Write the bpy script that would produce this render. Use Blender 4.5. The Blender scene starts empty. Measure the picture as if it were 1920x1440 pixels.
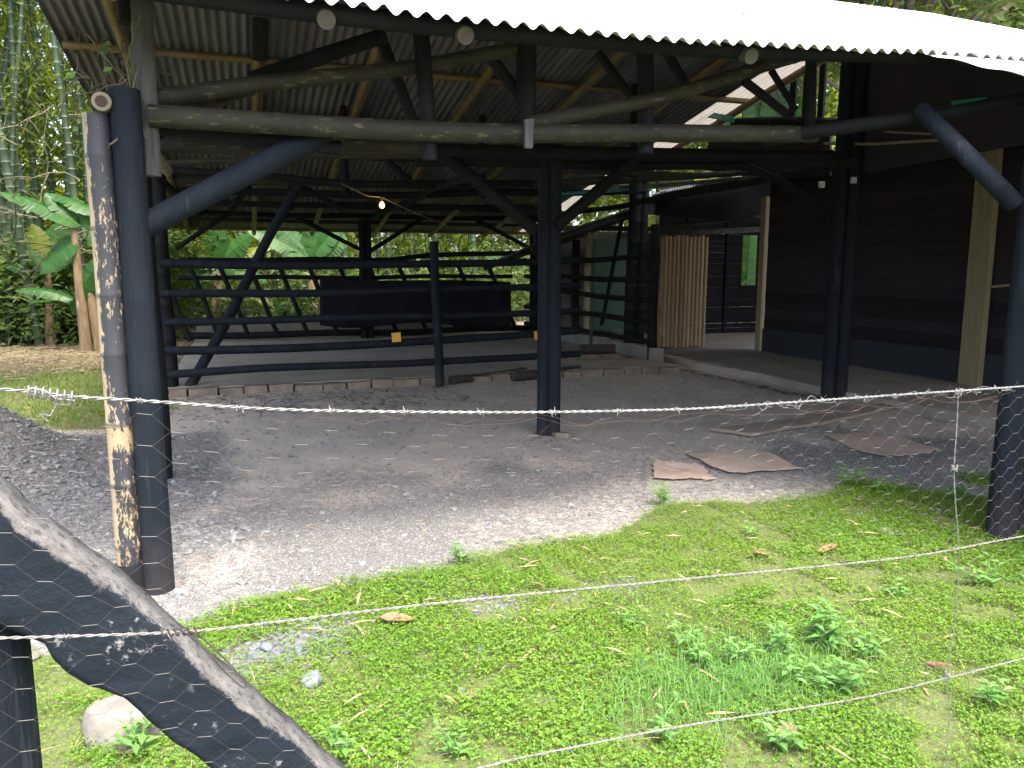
import bpy, math, random
import numpy as np
from mathutils import Vector, Matrix

random.seed(7)
RNG = np.random.default_rng(11)
SC = bpy.context.scene
COL = SC.collection

# ------------------------------------------------------------------ camera
HEYE, FPX = 1.6, 1440.0
YAW, PITCH = math.radians(19.1), math.radians(8.5)
FW = np.array([math.sin(YAW)*math.cos(PITCH), math.cos(YAW)*math.cos(PITCH), -math.sin(PITCH)])
RT = np.array([math.cos(YAW), -math.sin(YAW), 0.0])
UPV = np.cross(RT, FW)
EYE = np.array([0, 0, HEYE])
cd = bpy.data.cameras.new("camera"); cam = bpy.data.objects.new("camera", cd); COL.objects.link(cam)
cam.location = EYE
m3 = Matrix((RT, UPV, -FW)).transposed()
cam.rotation_euler = m3.to_euler()
cd.sensor_fit = 'HORIZONTAL'; cd.sensor_width = 36.0; cd.lens = 36.0*FPX/1920.0
cd.clip_start = 0.05; cd.clip_end = 2000
SC.camera = cam

# ------------------------------------------------------------------ light
SUN_EL, SUN_AZ = math.radians(64), math.radians(170)
S = Vector((math.sin(SUN_AZ)*math.cos(SUN_EL), math.cos(SUN_AZ)*math.cos(SUN_EL), math.sin(SUN_EL)))
w = bpy.data.worlds.new("World"); SC.world = w; w.use_nodes = True
nt = w.node_tree; bg = nt.nodes['Background']
sky = nt.nodes.new('ShaderNodeTexSky'); sky.sky_type = 'NISHITA'; sky.sun_disc = False
sky.sun_elevation = SUN_EL; sky.sun_rotation = SUN_AZ; sky.dust_density = 5.0; sky.air_density = .85; sky.ozone_density = .8
nt.links.new(sky.outputs[0], bg.inputs[0]); bg.inputs[1].default_value = 0.15
ld = bpy.data.lights.new("sun", 'SUN'); ld.energy = .75; ld.angle = math.radians(11); ld.color = (1, 0.965, 0.90)
sun = bpy.data.objects.new("sun", ld); COL.objects.link(sun)
sun.rotation_euler = (-S).to_track_quat('-Z', 'Y').to_euler(); sun.location = (0, -5, 20)
SC.view_settings.view_transform = 'Standard'; SC.view_settings.look = 'None'
SC.view_settings.exposure = 2.75; SC.view_settings.gamma = 1.0
SC.cycles.max_bounces = 10; SC.cycles.diffuse_bounces = 8; SC.cycles.transmission_bounces = 4
SC.cycles.use_denoising = True

# ------------------------------------------------------------------ measuring helpers
def ray(px, py): return FW*FPX + RT*(px-960) + UPV*(720-py)
def G(px, py, z=0.0):
    d = ray(px, py); return EYE + d*(z-HEYE)/d[2]
def PY(px, py, Y):
    d = ray(px, py); return EYE + d*Y/d[1]
def PX(px, py, X):
    d = ray(px, py); return EYE + d*X/d[0]
FA, FB = 1.16, 0.14                       # the wire fence stands on y = FA + FB*x
def PF(px, py, off=0.0):
    d = ray(px, py); return EYE + d*(FA+off)/(d[1]-FB*d[0])

# ------------------------------------------------------------------ materials
def nd(t, kind, **kw):
    n = t.nodes.new(kind)
    for k, v in kw.items(): setattr(n, k, v)
    return n
def rgb(c): return (c[0], c[1], c[2], 1.0)
def mixc(t, fac, a, b):
    m = nd(t, 'ShaderNodeMix', data_type='RGBA')
    for sock, v in ((m.inputs[0], fac), (m.inputs[6], a), (m.inputs[7], b)):
        if hasattr(v, 'links') or isinstance(v, bpy.types.NodeSocket): t.links.new(v, sock)
        else: sock.default_value = rgb(v) if isinstance(v, (tuple, list)) else v
    return m.outputs[2]
def noise(t, vec, scale, detail=4, rough=.6):
    n = nd(t, 'ShaderNodeTexNoise'); n.inputs['Scale'].default_value = scale
    n.inputs['Detail'].default_value = detail; n.inputs['Roughness'].default_value = rough
    t.links.new(vec, n.inputs['Vector']); return n.outputs[0]
def ramp(t, v, lo, hi):
    r = nd(t, 'ShaderNodeMapRange'); r.inputs[1].default_value = lo; r.inputs[2].default_value = hi
    t.links.new(v, r.inputs[0]); return r.outputs[0]
def math_(t, op, a, b=0.0):
    m = nd(t, 'ShaderNodeMath', operation=op)
    for s, v in ((m.inputs[0], a), (m.inputs[1], b)):
        if isinstance(v, bpy.types.NodeSocket): t.links.new(v, s)
        else: s.default_value = v
    return m.outputs[0]
def newmat(name):
    m = bpy.data.materials.new(name); m.use_nodes = True
    t = m.node_tree; return m, t, t.nodes['Principled BSDF']
def M(name, c1, c2=None, scale=6, stretch=(1, 1, 1), rough=.7, spots=None, ring=None, bump=0, bscale=40, spec=.3, metal=0, island=0, mud=0):
    m, t, p = newmat(name)
    pos = nd(t, 'ShaderNodeNewGeometry').outputs['Position']
    mp = nd(t, 'ShaderNodeMapping'); mp.inputs['Scale'].default_value = stretch
    t.links.new(pos, mp.inputs[0]); v = mp.outputs[0]
    c2 = c2 or tuple(x*.7 for x in c1)
    col = mixc(t, ramp(t, noise(t, v, scale), .3, .7), c1, c2)
    if spots:
        for sc_, ssc, thr in (spots if isinstance(spots, list) else [spots]):
            col = mixc(t, ramp(t, noise(t, v, ssc, 6, .7), thr, thr+.05), col, sc_)
    if ring:
        a = nd(t, 'ShaderNodeAttribute', attribute_name='ring').outputs['Fac']
        col = mixc(t, a, col, ring)
    if island:
        isl = nd(t, 'ShaderNodeNewGeometry').outputs['Random Per Island']
        col = mixc(t, math_(t, 'MULTIPLY', isl, island), col, tuple(x*.35 for x in c1))
    if mud:                                                             # splashed earth dried on near the ground
        sx = nd(t, 'ShaderNodeSeparateXYZ'); t.links.new(pos, sx.inputs[0])
        h = math_(t, 'SUBTRACT', sx.outputs[2], math_(t, 'MULTIPLY', noise(t, pos, 14, 6, .7), .55))
        col = mixc(t, math_(t, 'MULTIPLY', ramp(t, h, .10, -.22), mud), col, (.20, .155, .125))
    t.links.new(col, p.inputs['Base Color'])
    p.inputs['Roughness'].default_value = rough; p.inputs['Specular IOR Level'].default_value = spec
    p.inputs['Metallic'].default_value = metal
    if bump:
        b = nd(t, 'ShaderNodeBump'); b.inputs['Strength'].default_value = bump; b.inputs['Distance'].default_value = .01
        t.links.new(noise(t, v, bscale, 5), b.inputs['Height']); t.links.new(b.outputs[0], p.inputs['Normal'])
    return m
def leafmat(name, cols, trans=.4, rough=.5, spec=.3):
    m, t, p = newmat(name)
    isl = nd(t, 'ShaderNodeNewGeometry').outputs['Random Per Island']
    pos = nd(t, 'ShaderNodeNewGeometry').outputs['Position']
    r = nd(t, 'ShaderNodeValToRGB'); e = r.color_ramp.elements
    for i, c in enumerate(cols):
        el = e[i] if i < 2 else e.new(i/(len(cols)-1))
        el.position = i/(len(cols)-1); el.color = rgb(c)
    v = math_(t, 'ADD', math_(t, 'MULTIPLY', isl, .6), math_(t, 'MULTIPLY', noise(t, pos, 1.3, 3), .4))
    t.links.new(v, r.inputs[0])
    t.links.new(r.outputs[0], p.inputs['Base Color'])
    p.inputs['Roughness'].default_value = rough; p.inputs['Specular IOR Level'].default_value = spec
    tr = nd(t, 'ShaderNodeBsdfTranslucent'); ms = nd(t, 'ShaderNodeMixShader'); ms.inputs[0].default_value = trans
    br = nd(t, 'ShaderNodeHueSaturation'); br.inputs['Hue'].default_value = .47; br.inputs['Value'].default_value = 1.5
    t.links.new(r.outputs[0], br.inputs['Color']); t.links.new(br.outputs[0], tr.inputs[0])
    t.links.new(p.outputs[0], ms.inputs[1]); t.links.new(tr.outputs[0], ms.inputs[2])
    t.links.new(ms.outputs[0], t.nodes['Material Output'].inputs[0])
    return m

MT = {}
MT['black'] = M('black_paint', (.0105, .0150, .0215), (.0065, .0088, .0125), 3, (3, 3, .3), .75, spec=.14, spots=[((.021, .024, .029), 5, .60), ((.11, .105, .095), 30, .668)], mud=.08, bump=.7, bscale=24)
MT['blackdark'] = M('old_black_paint', (.009, .010, .012), (.014, .014, .0145), 5, (1, 1, 1), .65, spots=((.05, .045, .038), 25, .68), bump=.3, spec=.08)
MT['grey_bamboo'] = M('weathered_bamboo', (.033, .029, .018), (.012, .012, .0085), 4, (1, 1, 3), .7, spots=[((.08, .072, .036), 11, .58), ((.02, .021, .022), 7, .6)], bump=.3)
MT['grey_wood'] = M('silver_wood', (.11, .11, .105), (.035, .035, .035), 6, (3, 3, .4), .8, bump=.4)
MT['yellow_bamboo'] = M('yellow_bamboo', (.165, .12, .048), (.10, .075, .032), 4, (1, 1, 1), .5, spots=((.06, .045, .02), 9, .66))
MT['pale_bamboo'] = M('cut_bamboo', (.22, .19, .13), (.13, .12, .08), 8, rough=.7, ring=(.05, .025, .015))
MT['cut_dull'] = M('dull_bamboo', (.075, .07, .048), (.045, .042, .028), 8, rough=.75, ring=(.055, .045, .03))
MT['cream'] = M('cream_wood', (.30, .245, .15), (.21, .175, .105), 5, (4, 4, .4), .7)
MT['tan_cane'] = M('tan_cane', (.44, .31, .17), (.32, .22, .12), 4, (5, 5, .5), .6, ring=(.24, .165, .09), island=.6)
MT['board'] = M('dark_board', (.050, .038, .045), (.031, .031, .039), 2.5, (.5, .5, 6), .75, bump=.5, island=.7, spec=.06)
MT['darkskirt'] = M('black_skirting', (.028, .032, .041), None, 4, rough=.6)
MT['cloth_and_shade'] = M('black_sheet', (.010, .010, .013), (.018, .018, .022), 4, rough=.9, spec=.05)  # plastic sheet; also the painted dimness of back wall and lean-to front
MT['concrete'] = M('worn_concrete', (.34, .30, .24), (.23, .20, .16), 1.6, rough=.9, spots=((.11, .09, .07), 5, .62), bump=.2)
MT['block'] = M('block_wall', (.24, .225, .195), (.15, .14, .125), 3, rough=.9, bump=.2)
MT['brick'] = M('mortared_brick', (.26, .22, .17), (.13, .095, .07), 5, rough=.9, spots=((.30, .13, .08), 8, .68), bump=.5)
MT['green'] = M('green_panel', (.022, .075, .045), (.015, .05, .033), 3, rough=.6)
MT['teal'] = M('teal_plastic', (.03, .20, .16), None, 4, rough=.4)
MT['white'] = M('white_plastic', (.6, .6, .58), None, 10, rough=.4)
MT['card'] = M('cardboard', (.40, .31, .245), (.31, .24, .19), 5, rough=.9, spots=((.13, .09, .06), 12, .66))
MT['deadleaf'] = M('dead_leaf', (.24, .15, .085), (.15, .09, .05), 30, rough=.8, bump=.5)
MT['plank'] = M('dusty_plank', (.27, .22, .175), (.18, .15, .12), 5, rough=.9)
MT['log'] = M('bark_log', (.06, .05, .042), (.025, .022, .02), 9, rough=.9, bump=.6)
MT['tag'] = M('yellow_card', (.65, .36, .06), None, 6, rough=.7)
MT['wire'] = M('galvanised_wire', (.26, .255, .24), (.13, .128, .12), 60, rough=.5, metal=.3)
MT['oldwire'] = M('dull_wire', (.23, .22, .20), (.12, .115, .105), 60, rough=.6, metal=.2)
MT['mesh'] = M('rusty_netting', (.085, .075, .07), (.07, .05, .045), 9, rough=.5, metal=.2, ring=(.13, .125, .115))  # lighter ring tone paints a glint on the twisted segments
MT['rustwire'] = M('rusty_tie_wire', (.10, .055, .045), (.07, .04, .035), 20, rough=.6)
MT['stone'] = M('grey_stone', (.14, .155, .17), (.08, .09, .10), 9, rough=.85, bump=.3)
MT['paleston'] = M('pale_stone', (.21, .19, .16), (.12, .11, .095), 5, rough=.9, spots=((.27, .255, .235), 9, .6), bump=.8, bscale=18)
MT['pebble'] = M('river_gravel', (.29, .30, .295), (.19, .195, .19), 3, rough=.85, island=.9)  # paler copy, lifting the pebbles that lie in shade
MT['patchpebble'] = M('gravel_toned_for_sun', (.18, .19, .195), (.11, .115, .12), 3, rough=.8, island=.8)  # same gravel toned darker for the patches in full sun
MT['grit'] = M('pale_grit', (.20, .196, .185), (.14, .137, .13), 3, rough=.8, island=.55)
MT['litter'] = leafmat('dry_leaves', [(.32, .22, .11), (.42, .32, .18), (.22, .13, .06)], .15)
MT['hay'] = leafmat('cut_hay', [(.24, .19, .11), (.31, .26, .16), (.15, .12, .07)], .1)
MT['clover'] = leafmat('ground_cover', [(.042, .12, .014), (.08, .195, .019), (.145, .26, .026), (.23, .31, .045)], .35)
MT['blade'] = leafmat('grass_blades', [(.05, .125, .018), (.10, .195, .026), (.17, .25, .042), (.26, .26, .095)], .35)
MT['weed'] = leafmat('weed_leaves', [(.075, .19, .04), (.12, .26, .06), (.18, .33, .08)], .35)
MT['banana'] = leafmat('banana_leaf', [(.018, .075, .018), (.032, .105, .020), (.06, .14, .02)], .42, .4)
MT['bananay'] = leafmat('banana_leaf_old', [(.11, .15, .018), (.16, .18, .025)], .4, .4)
MT['bananastem'] = M('banana_stem', (.20, .15, .08), (.10, .06, .035), 6, (2, 2, .5), .8, spots=((.30, .28, .20), 5, .6))
MT['culm'] = M('green_culm', (.034, .062, .026), (.017, .030, .017), 1.2, (1, 1, .4), .5, ring=(.15, .17, .12), spots=((.06, .075, .05), 3, .66))
MT['bamleaf'] = leafmat('bamboo_leaves', [(.024, .052, .007), (.065, .11, .010), (.14, .19, .014)], .5)
MT['forest'] = leafmat('forest_leaves', [(.05, .105, .009), (.125, .185, .013), (.24, .285, .02)], .5)
MT['tree'] = leafmat('tree_leaves', [(.03, .07, .016), (.065, .12, .025), (.12, .18, .04)], .4)
MT['vine'] = M('dry_vine', (.14, .12, .07), (.06, .06, .04), 9, rough=.8)
MT['bark'] = M('tree_bark', (.12, .10, .08), None, 8, rough=.9, bump=.6)
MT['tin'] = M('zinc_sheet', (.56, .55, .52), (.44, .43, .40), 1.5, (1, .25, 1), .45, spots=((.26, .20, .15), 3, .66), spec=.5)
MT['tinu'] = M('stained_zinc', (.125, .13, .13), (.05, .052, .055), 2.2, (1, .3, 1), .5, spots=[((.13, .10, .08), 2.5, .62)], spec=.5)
MT['ridge'] = M('ridge_tile', (.50, .40, .36), None, 6, rough=.8)
MT['wirecage'] = M('black_wire', (.02, .025, .025), None, 6, rough=.5)

def peel_mat():
    m, t, p = newmat('peeling_paint')
    g = nd(t, 'ShaderNodeNewGeometry'); pos = g.outputs['Position']
    sx = nd(t, 'ShaderNodeSeparateXYZ'); t.links.new(pos, sx.inputs[0])
    mp = nd(t, 'ShaderNodeMapping'); mp.inputs['Scale'].default_value = (1.6, 1.6, .55); t.links.new(pos, mp.inputs[0])
    n1 = noise(t, mp.outputs[0], 34, 7, .75); n2 = noise(t, pos, 3.0, 3)
    nx = nd(t, 'ShaderNodeSeparateXYZ'); t.links.new(g.outputs['Normal'], nx.inputs[0])
    edge = ramp(t, math_(t, 'ADD', math_(t, 'MULTIPLY', nx.outputs[0], .92), math_(t, 'MULTIPLY', nx.outputs[1], .39)), -.80, -.98)
    z = sx.outputs[2]
    def band(a, b): return math_(t, 'MULTIPLY', ramp(t, z, a, a+.10), ramp(t, z, b+.10, b))
    bare = math_(t, 'MAXIMUM', band(.66, .80), math_(t, 'MULTIPLY', band(.30, .52), .6))
    v = math_(t, 'ADD', n1, math_(t, 'MULTIPLY', n2, .35))
    v = math_(t, 'ADD', v, math_(t, 'MULTIPLY', bare, .17))
    v = math_(t, 'ADD', v, math_(t, 'MULTIPLY', edge, .22))
    f = ramp(t, v, .745, .77)
    barec = mixc(t, noise(t, mp.outputs[0], 20), (.36, .29, .18), (.24, .175, .095))
    c = mixc(t, f, (.020, .022, .027), barec)
    a = nd(t, 'ShaderNodeAttribute', attribute_name='ring').outputs['Fac']
    c = mixc(t, math_(t, 'MULTIPLY', a, .7), c, (.015, .016, .02))
    t.links.new(c, p.inputs['Base Color']); p.inputs['Roughness'].default_value = .6
    b = nd(t, 'ShaderNodeBump'); b.inputs['Strength'].default_value = .5; b.inputs['Distance'].default_value = .004
    t.links.new(f, b.inputs['Height']); t.links.new(b.outputs[0], p.inputs['Normal'])
    return m
MT['peel'] = peel_mat()

# ------------------------------------------------------------------ object helpers
BASE = {}
def thing(name, label, cat, loc=(0, 0, 0), group=None):
    o = bpy.data.objects.new(name, None); COL.objects.link(o); o.empty_display_size = .2
    o.location = loc; BASE[o.name] = np.array(loc, float)
    o['label'] = label; o['category'] = cat
    if group: o['group'] = group
    return o
def tag(o, label, cat, group=None, kind=None):
    if label: o['label'] = label
    if cat: o['category'] = cat
    if group: o['group'] = group
    if kind: o['kind'] = kind
    return o
def root_of(o):
    while o.parent: o = o.parent
    return o

class MB:
    def __init__(s): s.v = []; s.f = []; s.r = []; s.flat = set()
    def add(s, verts, faces, ring=None, flat=False):
        b = len(s.v); s.v += [tuple(map(float, q)) for q in verts]; s.r += ring if ring else [0.0]*len(verts)
        for fc in faces:
            if flat: s.flat.add(len(s.f))
            s.f.append(tuple(b+i for i in fc))
    def box(s, lo, hi, jit=0):
        (a, b, c), (d, e, f) = lo, hi
        V = [(a, b, c), (d, b, c), (d, e, c), (a, e, c), (a, b, f), (d, b, f), (d, e, f), (a, e, f)]
        if jit: V = [tuple(q+random.uniform(-jit, jit) for q in p) for p in V]
        s.add(V, [(0, 3, 2, 1), (4, 5, 6, 7), (0, 1, 5, 4), (1, 2, 6, 5), (2, 3, 7, 6), (3, 0, 4, 7)], flat=True)
    def bar(s, p0, p1, wd, th, up=(0, 0, 1)):
        p0, p1 = Vector(p0), Vector(p1); d = (p1-p0).normalized(); u = Vector(up)
        sd = d.cross(u)
        if sd.length < 1e-3: sd = d.cross(Vector((1, 0, 0)))
        sd.normalize(); u = sd.cross(d).normalized()
        V = []
        for q in (p0, p1):
            for a, b in ((-1, -1), (1, -1), (1, 1), (-1, 1)): V.append(q+sd*(a*wd/2)+u*(b*th/2))
        s.add(V, [(0, 1, 2, 3), (7, 6, 5, 4), (0, 4, 5, 1), (1, 5, 6, 2), (2, 6, 7, 3), (3, 7, 4, 0)], flat=True)
    def rings(s, cs, rs, ring=None, n=10, cap=True):
        cs = [Vector(c) for c in cs]
        d0 = (cs[1]-cs[0]); k = 1
        while d0.length < 1e-6: k += 1; d0 = cs[k]-cs[0]
        d0.normalize(); u = d0.orthogonal().normalized(); prev = d0
        V = []; R = []
        for i, c in enumerate(cs):
            a = cs[max(i-1, 0)]; b = cs[min(i+1, len(cs)-1)]; d = b-a
            d = d.normalized() if d.length > 1e-6 and abs(d.normalized().dot(prev)) > .1 else prev
            q = prev.rotation_difference(d); u = q @ u; u = (u-d*u.dot(d)).normalized(); prev = d
            w_ = d.cross(u)
            for j in range(n):
                t = 2*math.pi*j/n; V.append(c+(u*math.cos(t)+w_*math.sin(t))*rs[i])
                R.append(ring[i] if ring else 0.0)
        F = []
        for i in range(len(cs)-1):
            for j in range(n):
                F.append((i*n+j, i*n+(j+1) % n, (i+1)*n+(j+1) % n, (i+1)*n+j))
        b0 = len(s.f); s.add(V, F, R)
        if cap:
            s.add(V[:n], [tuple(range(n-1, -1, -1))], R[:n], flat=True)
            s.add(V[-n:], [tuple(range(n))], R[-n:], flat=True)
    def tube(s, pts, r, n=8, cap=True):
        rs = [r]*len(pts) if not isinstance(r, (list, tuple)) else r
        s.rings(pts, rs, None, n, cap)
    def pole(s, pts, r0, r1=None, node=.3, bump=1.06, n=12, wob=.006, bore_disc=False, ringw=.008):
        """a bamboo pole: nodes swell a little, the line wanders a little"""
        r1 = r1 or r0*.9
        P = [Vector(p) for p in pts]
        L = [0]
        for a, b in zip(P, P[1:]): L.append(L[-1]+(b-a).length)
        T = L[-1]
        if T < 1e-4: return
        ph = [random.uniform(0, 6.28) for _ in range(4)]
        def at(x):
            x = min(max(x, 0), T)
            if len(P) == 2: q = P[0].lerp(P[1], x/T)
            else:
                i = 0
                while i < len(P)-2 and L[i+1] < x: i += 1
                tt = (x-L[i])/(L[i+1]-L[i])
                p0 = P[max(i-1, 0)]; p1 = P[i]; p2 = P[i+1]; p3 = P[min(i+2, len(P)-1)]
                q = .5*((2*p1)+(-p0+p2)*tt+(2*p0-5*p1+4*p2-p3)*tt**2+(-p0+3*p1-3*p2+p3)*tt**3)
            env = math.sin(math.pi*x/T)*wob*min(T, 3)
            return q+Vector((math.sin(x*1.7+ph[0]), math.sin(x*2.1+ph[1]), math.sin(x*1.9+ph[2])))*env
        st = [(0, 1, 0)]; x = random.uniform(.3, 1)*node
        while x < T-.04:
            st += [(x-node*.5, 1, 0)] if x > node*.6 else []
            st += [(x-ringw*2.0, 1.0, 0), (x-ringw*.7, bump, 1), (x+ringw*.7, bump, 1), (x+ringw*2.0, 1.0, 0)]
            x += node*random.uniform(.85, 1.15)
        st += [(T, 1, 0)]
        st = [q for q in st if 0 <= q[0] <= T]; st.sort(key=lambda q: q[0])
        cs = [at(q[0]) for q in st]; rs = [(r0+(r1-r0)*q[0]/T)*q[1] for q in st]; rg = [float(q[2]) for q in st]
        if bore_disc:
            d = (cs[1]-cs[0]).normalized()
            s.rings([cs[0]-d*.003, cs[0]-d*.002], [r0*.97, r0*.97], None, n)
            s.rings([cs[0]-d*.0045, cs[0]-d*.0035], [r0*.62, r0*.62], [1., 1.], n)  # flat disc; a dark ring tone paints the shaded bore
        s.rings(cs, rs, rg, n)
    def build(s, name, mat, parent=None, smooth=True, origin=None):
        me = bpy.data.meshes.new(name)
        if parent: o0 = BASE[root_of(parent).name]
        elif origin is not None: o0 = np.array(origin, float)
        else:
            A = np.array(s.v); o0 = np.array([A[:, 0].mean(), A[:, 1].mean(), A[:, 2].min()])
        A = np.array(s.v)-o0
        me.from_pydata(A.tolist(), [], s.f); me.validate()
        if any(s.r) and len(me.vertices) == len(s.r):
            at = me.attributes.new('ring', 'FLOAT', 'POINT'); at.data.foreach_set('value', s.r)
        sm = [smooth and (i not in s.flat) for i in range(len(s.f))]
        if len(me.polygons) == len(sm): me.polygons.foreach_set('use_smooth', sm)
        me.materials.append(mat); me.update()
        o = bpy.data.objects.new(name, me); COL.objects.link(o)
        if parent: o.parent = parent
        else: o.location = o0; BASE[o.name] = o0
        return o

def np_mesh(name, V, k, mat, parent=None, origin=(0, 0, 0), smooth=False, faces=None):
    """many small faces of k corners each, or shared-vertex faces when an index array is given"""
    V = np.asarray(V, np.float32).reshape(-1, 3)
    o0 = BASE[root_of(parent).name] if parent else np.array(origin, float)
    V = V-o0.astype(np.float32)
    me = bpy.data.meshes.new(name)
    idx = np.arange(len(V), dtype=np.int32) if faces is None else np.asarray(faces, np.int32).ravel()
    nf = len(idx)//k
    me.vertices.add(len(V)); me.vertices.foreach_set('co', V.ravel())
    me.loops.add(len(idx)); me.loops.foreach_set('vertex_index', idx)
    me.polygons.add(nf); me.polygons.foreach_set('loop_start', np.arange(0, nf*k, k, dtype=np.int32))
    me.polygons.foreach_set('use_smooth', np.full(nf, smooth))
    me.update(calc_edges=True); me.materials.append(mat)
    o = bpy.data.objects.new(name, me); COL.objects.link(o)
    if parent: o.parent = parent
    else: o.location = o0; BASE[o.name] = o0
    return o
def unit(a): return a/np.maximum(np.linalg.norm(a, axis=-1, keepdims=True), 1e-9)
def kites(c, d, nrm, L, W, sag=0.0):
    """kite shaped leaves: c base (N,3), d direction, nrm rough normal, L, W (N,)"""
    d = unit(d); s = unit(np.cross(d, nrm)); n = np.cross(s, d)
    L = L[:, None]; W = W[:, None]
    mid = c+d*L*.45
    return np.stack([c, mid+s*W*.5+n*L*.05, c+d*L-np.array([0, 0, 1])*L*sag, mid-s*W*.5+n*L*.05], 1)
def hash2(x, y, f, seed):
    """smooth 2D value noise in numpy"""
    x = np.asarray(x)*f+seed*17.3; y = np.asarray(y)*f+seed*5.7
    xi = np.floor(x); yi = np.floor(y); u = x-xi; v = y-yi; u = u*u*(3-2*u); v = v*v*(3-2*v)
    def h(a, b): q = np.sin(a*127.1+b*311.7+seed)*43758.5453; return q-np.floor(q)
    return (h(xi, yi)*(1-u)+h(xi+1, yi)*u)*(1-v)+(h(xi, yi+1)*(1-u)+h(xi+1, yi+1)*u)*v

# ------------------------------------------------------------------ ground
EDGE = np.array([G(*p)[:2] for p in ((250, 1190), (330, 1160), (420, 1135), (600, 1112), (800, 1072), (1000, 1015), (1160, 985), (1225, 945), (1500, 938), (1620, 905), (1800, 895), (1870, 930))])
EDGE = EDGE[np.argsort(EDGE[:, 0])]
def yedge(x): return np.interp(x, EDGE[:, 0], EDGE[:, 1])
def gz(x, y):
    x = np.asarray(x, float); y = np.asarray(y, float)
    z = .80*np.exp(-((x+2.35)/.82)**2-((y-6.7)/1.0)**2)
    z = z+.18*np.exp(-((x+2.2)/.7)**2-((y-5.5)/.7)**2)
    near = np.exp(-((y-4)/9)**2)
    z = z+(hash2(x, y, 1.1, 3)-.5)*.035*near+(hash2(x, y, 5, 4)-.5)*.022*near+(hash2(x, y, 11, 8)-.5)*.010*near
    return z
gx = np.arange(-12, 16.01, .07); gy = np.arange(.0, 21.01, .07)
XX, YY = np.meshgrid(gx, gy); nxg, nyg = len(gx), len(gy)
ZZ = gz(XX, YY)
bd = np.minimum.reduce([XX+12, 16-XX, YY, 21-YY]); ZZ = ZZ*np.clip(bd/.6, 0, 1)
V = np.stack([XX, YY, ZZ], -1).reshape(-1, 3)
i0 = (np.arange(nyg-1)[:, None]*nxg+np.arange(nxg-1)[None]).ravel()
F = np.stack([i0, i0+1, i0+1+nxg, i0+nxg], 1)
xa, xb, ya, yb = gx[0], gx[-1], gy[0], gy[-1]; B = 600
sk = np.array([(-B, -B, 0), (B, -B, 0), (B, B, 0), (-B, B, 0), (xa, ya, 0), (xb, ya, 0), (xb, yb, 0), (xa, yb, 0)], float)
nb = len(V); V = np.concatenate([V, sk])
F = np.concatenate([F, nb+np.array([(0, 1, 5, 4), (1, 2, 6, 5), (2, 3, 7, 6), (3, 0, 4, 7)])])
x_, y_ = V[:, 0], V[:, 1]
def sst(a, lo, hi): t = np.clip((a-lo)/(hi-lo), 0, 1); return t*t*(3-2*t)
wob = (hash2(x_, y_, 2.2, 9)-.5)*.35
zg = sst(yedge(x_)+wob*.8-y_, -.05, .12)*(x_ < 9)                       # under the ground cover
zh = sst(-.55-x_+wob, 0, .3)*sst(y_+wob*2, 13.2, 15.0)                  # hay strip
zl = sst(-.9-x_+wob, 0, .4)*sst(y_+wob*2, 8.2, 9.0)                     # mown grass on the left
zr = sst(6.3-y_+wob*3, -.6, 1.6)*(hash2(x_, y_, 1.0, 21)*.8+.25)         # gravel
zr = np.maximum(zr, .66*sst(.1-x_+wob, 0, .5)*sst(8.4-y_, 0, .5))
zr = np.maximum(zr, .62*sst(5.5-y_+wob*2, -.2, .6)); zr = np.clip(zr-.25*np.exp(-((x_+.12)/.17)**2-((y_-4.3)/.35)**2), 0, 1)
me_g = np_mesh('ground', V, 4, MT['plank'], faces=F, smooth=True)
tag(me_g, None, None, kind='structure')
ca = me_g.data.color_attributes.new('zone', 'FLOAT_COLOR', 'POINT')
ca.data.foreach_set('color', np.stack([zr, zg, zh, zl], 1).astype(np.float32).ravel())
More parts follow.
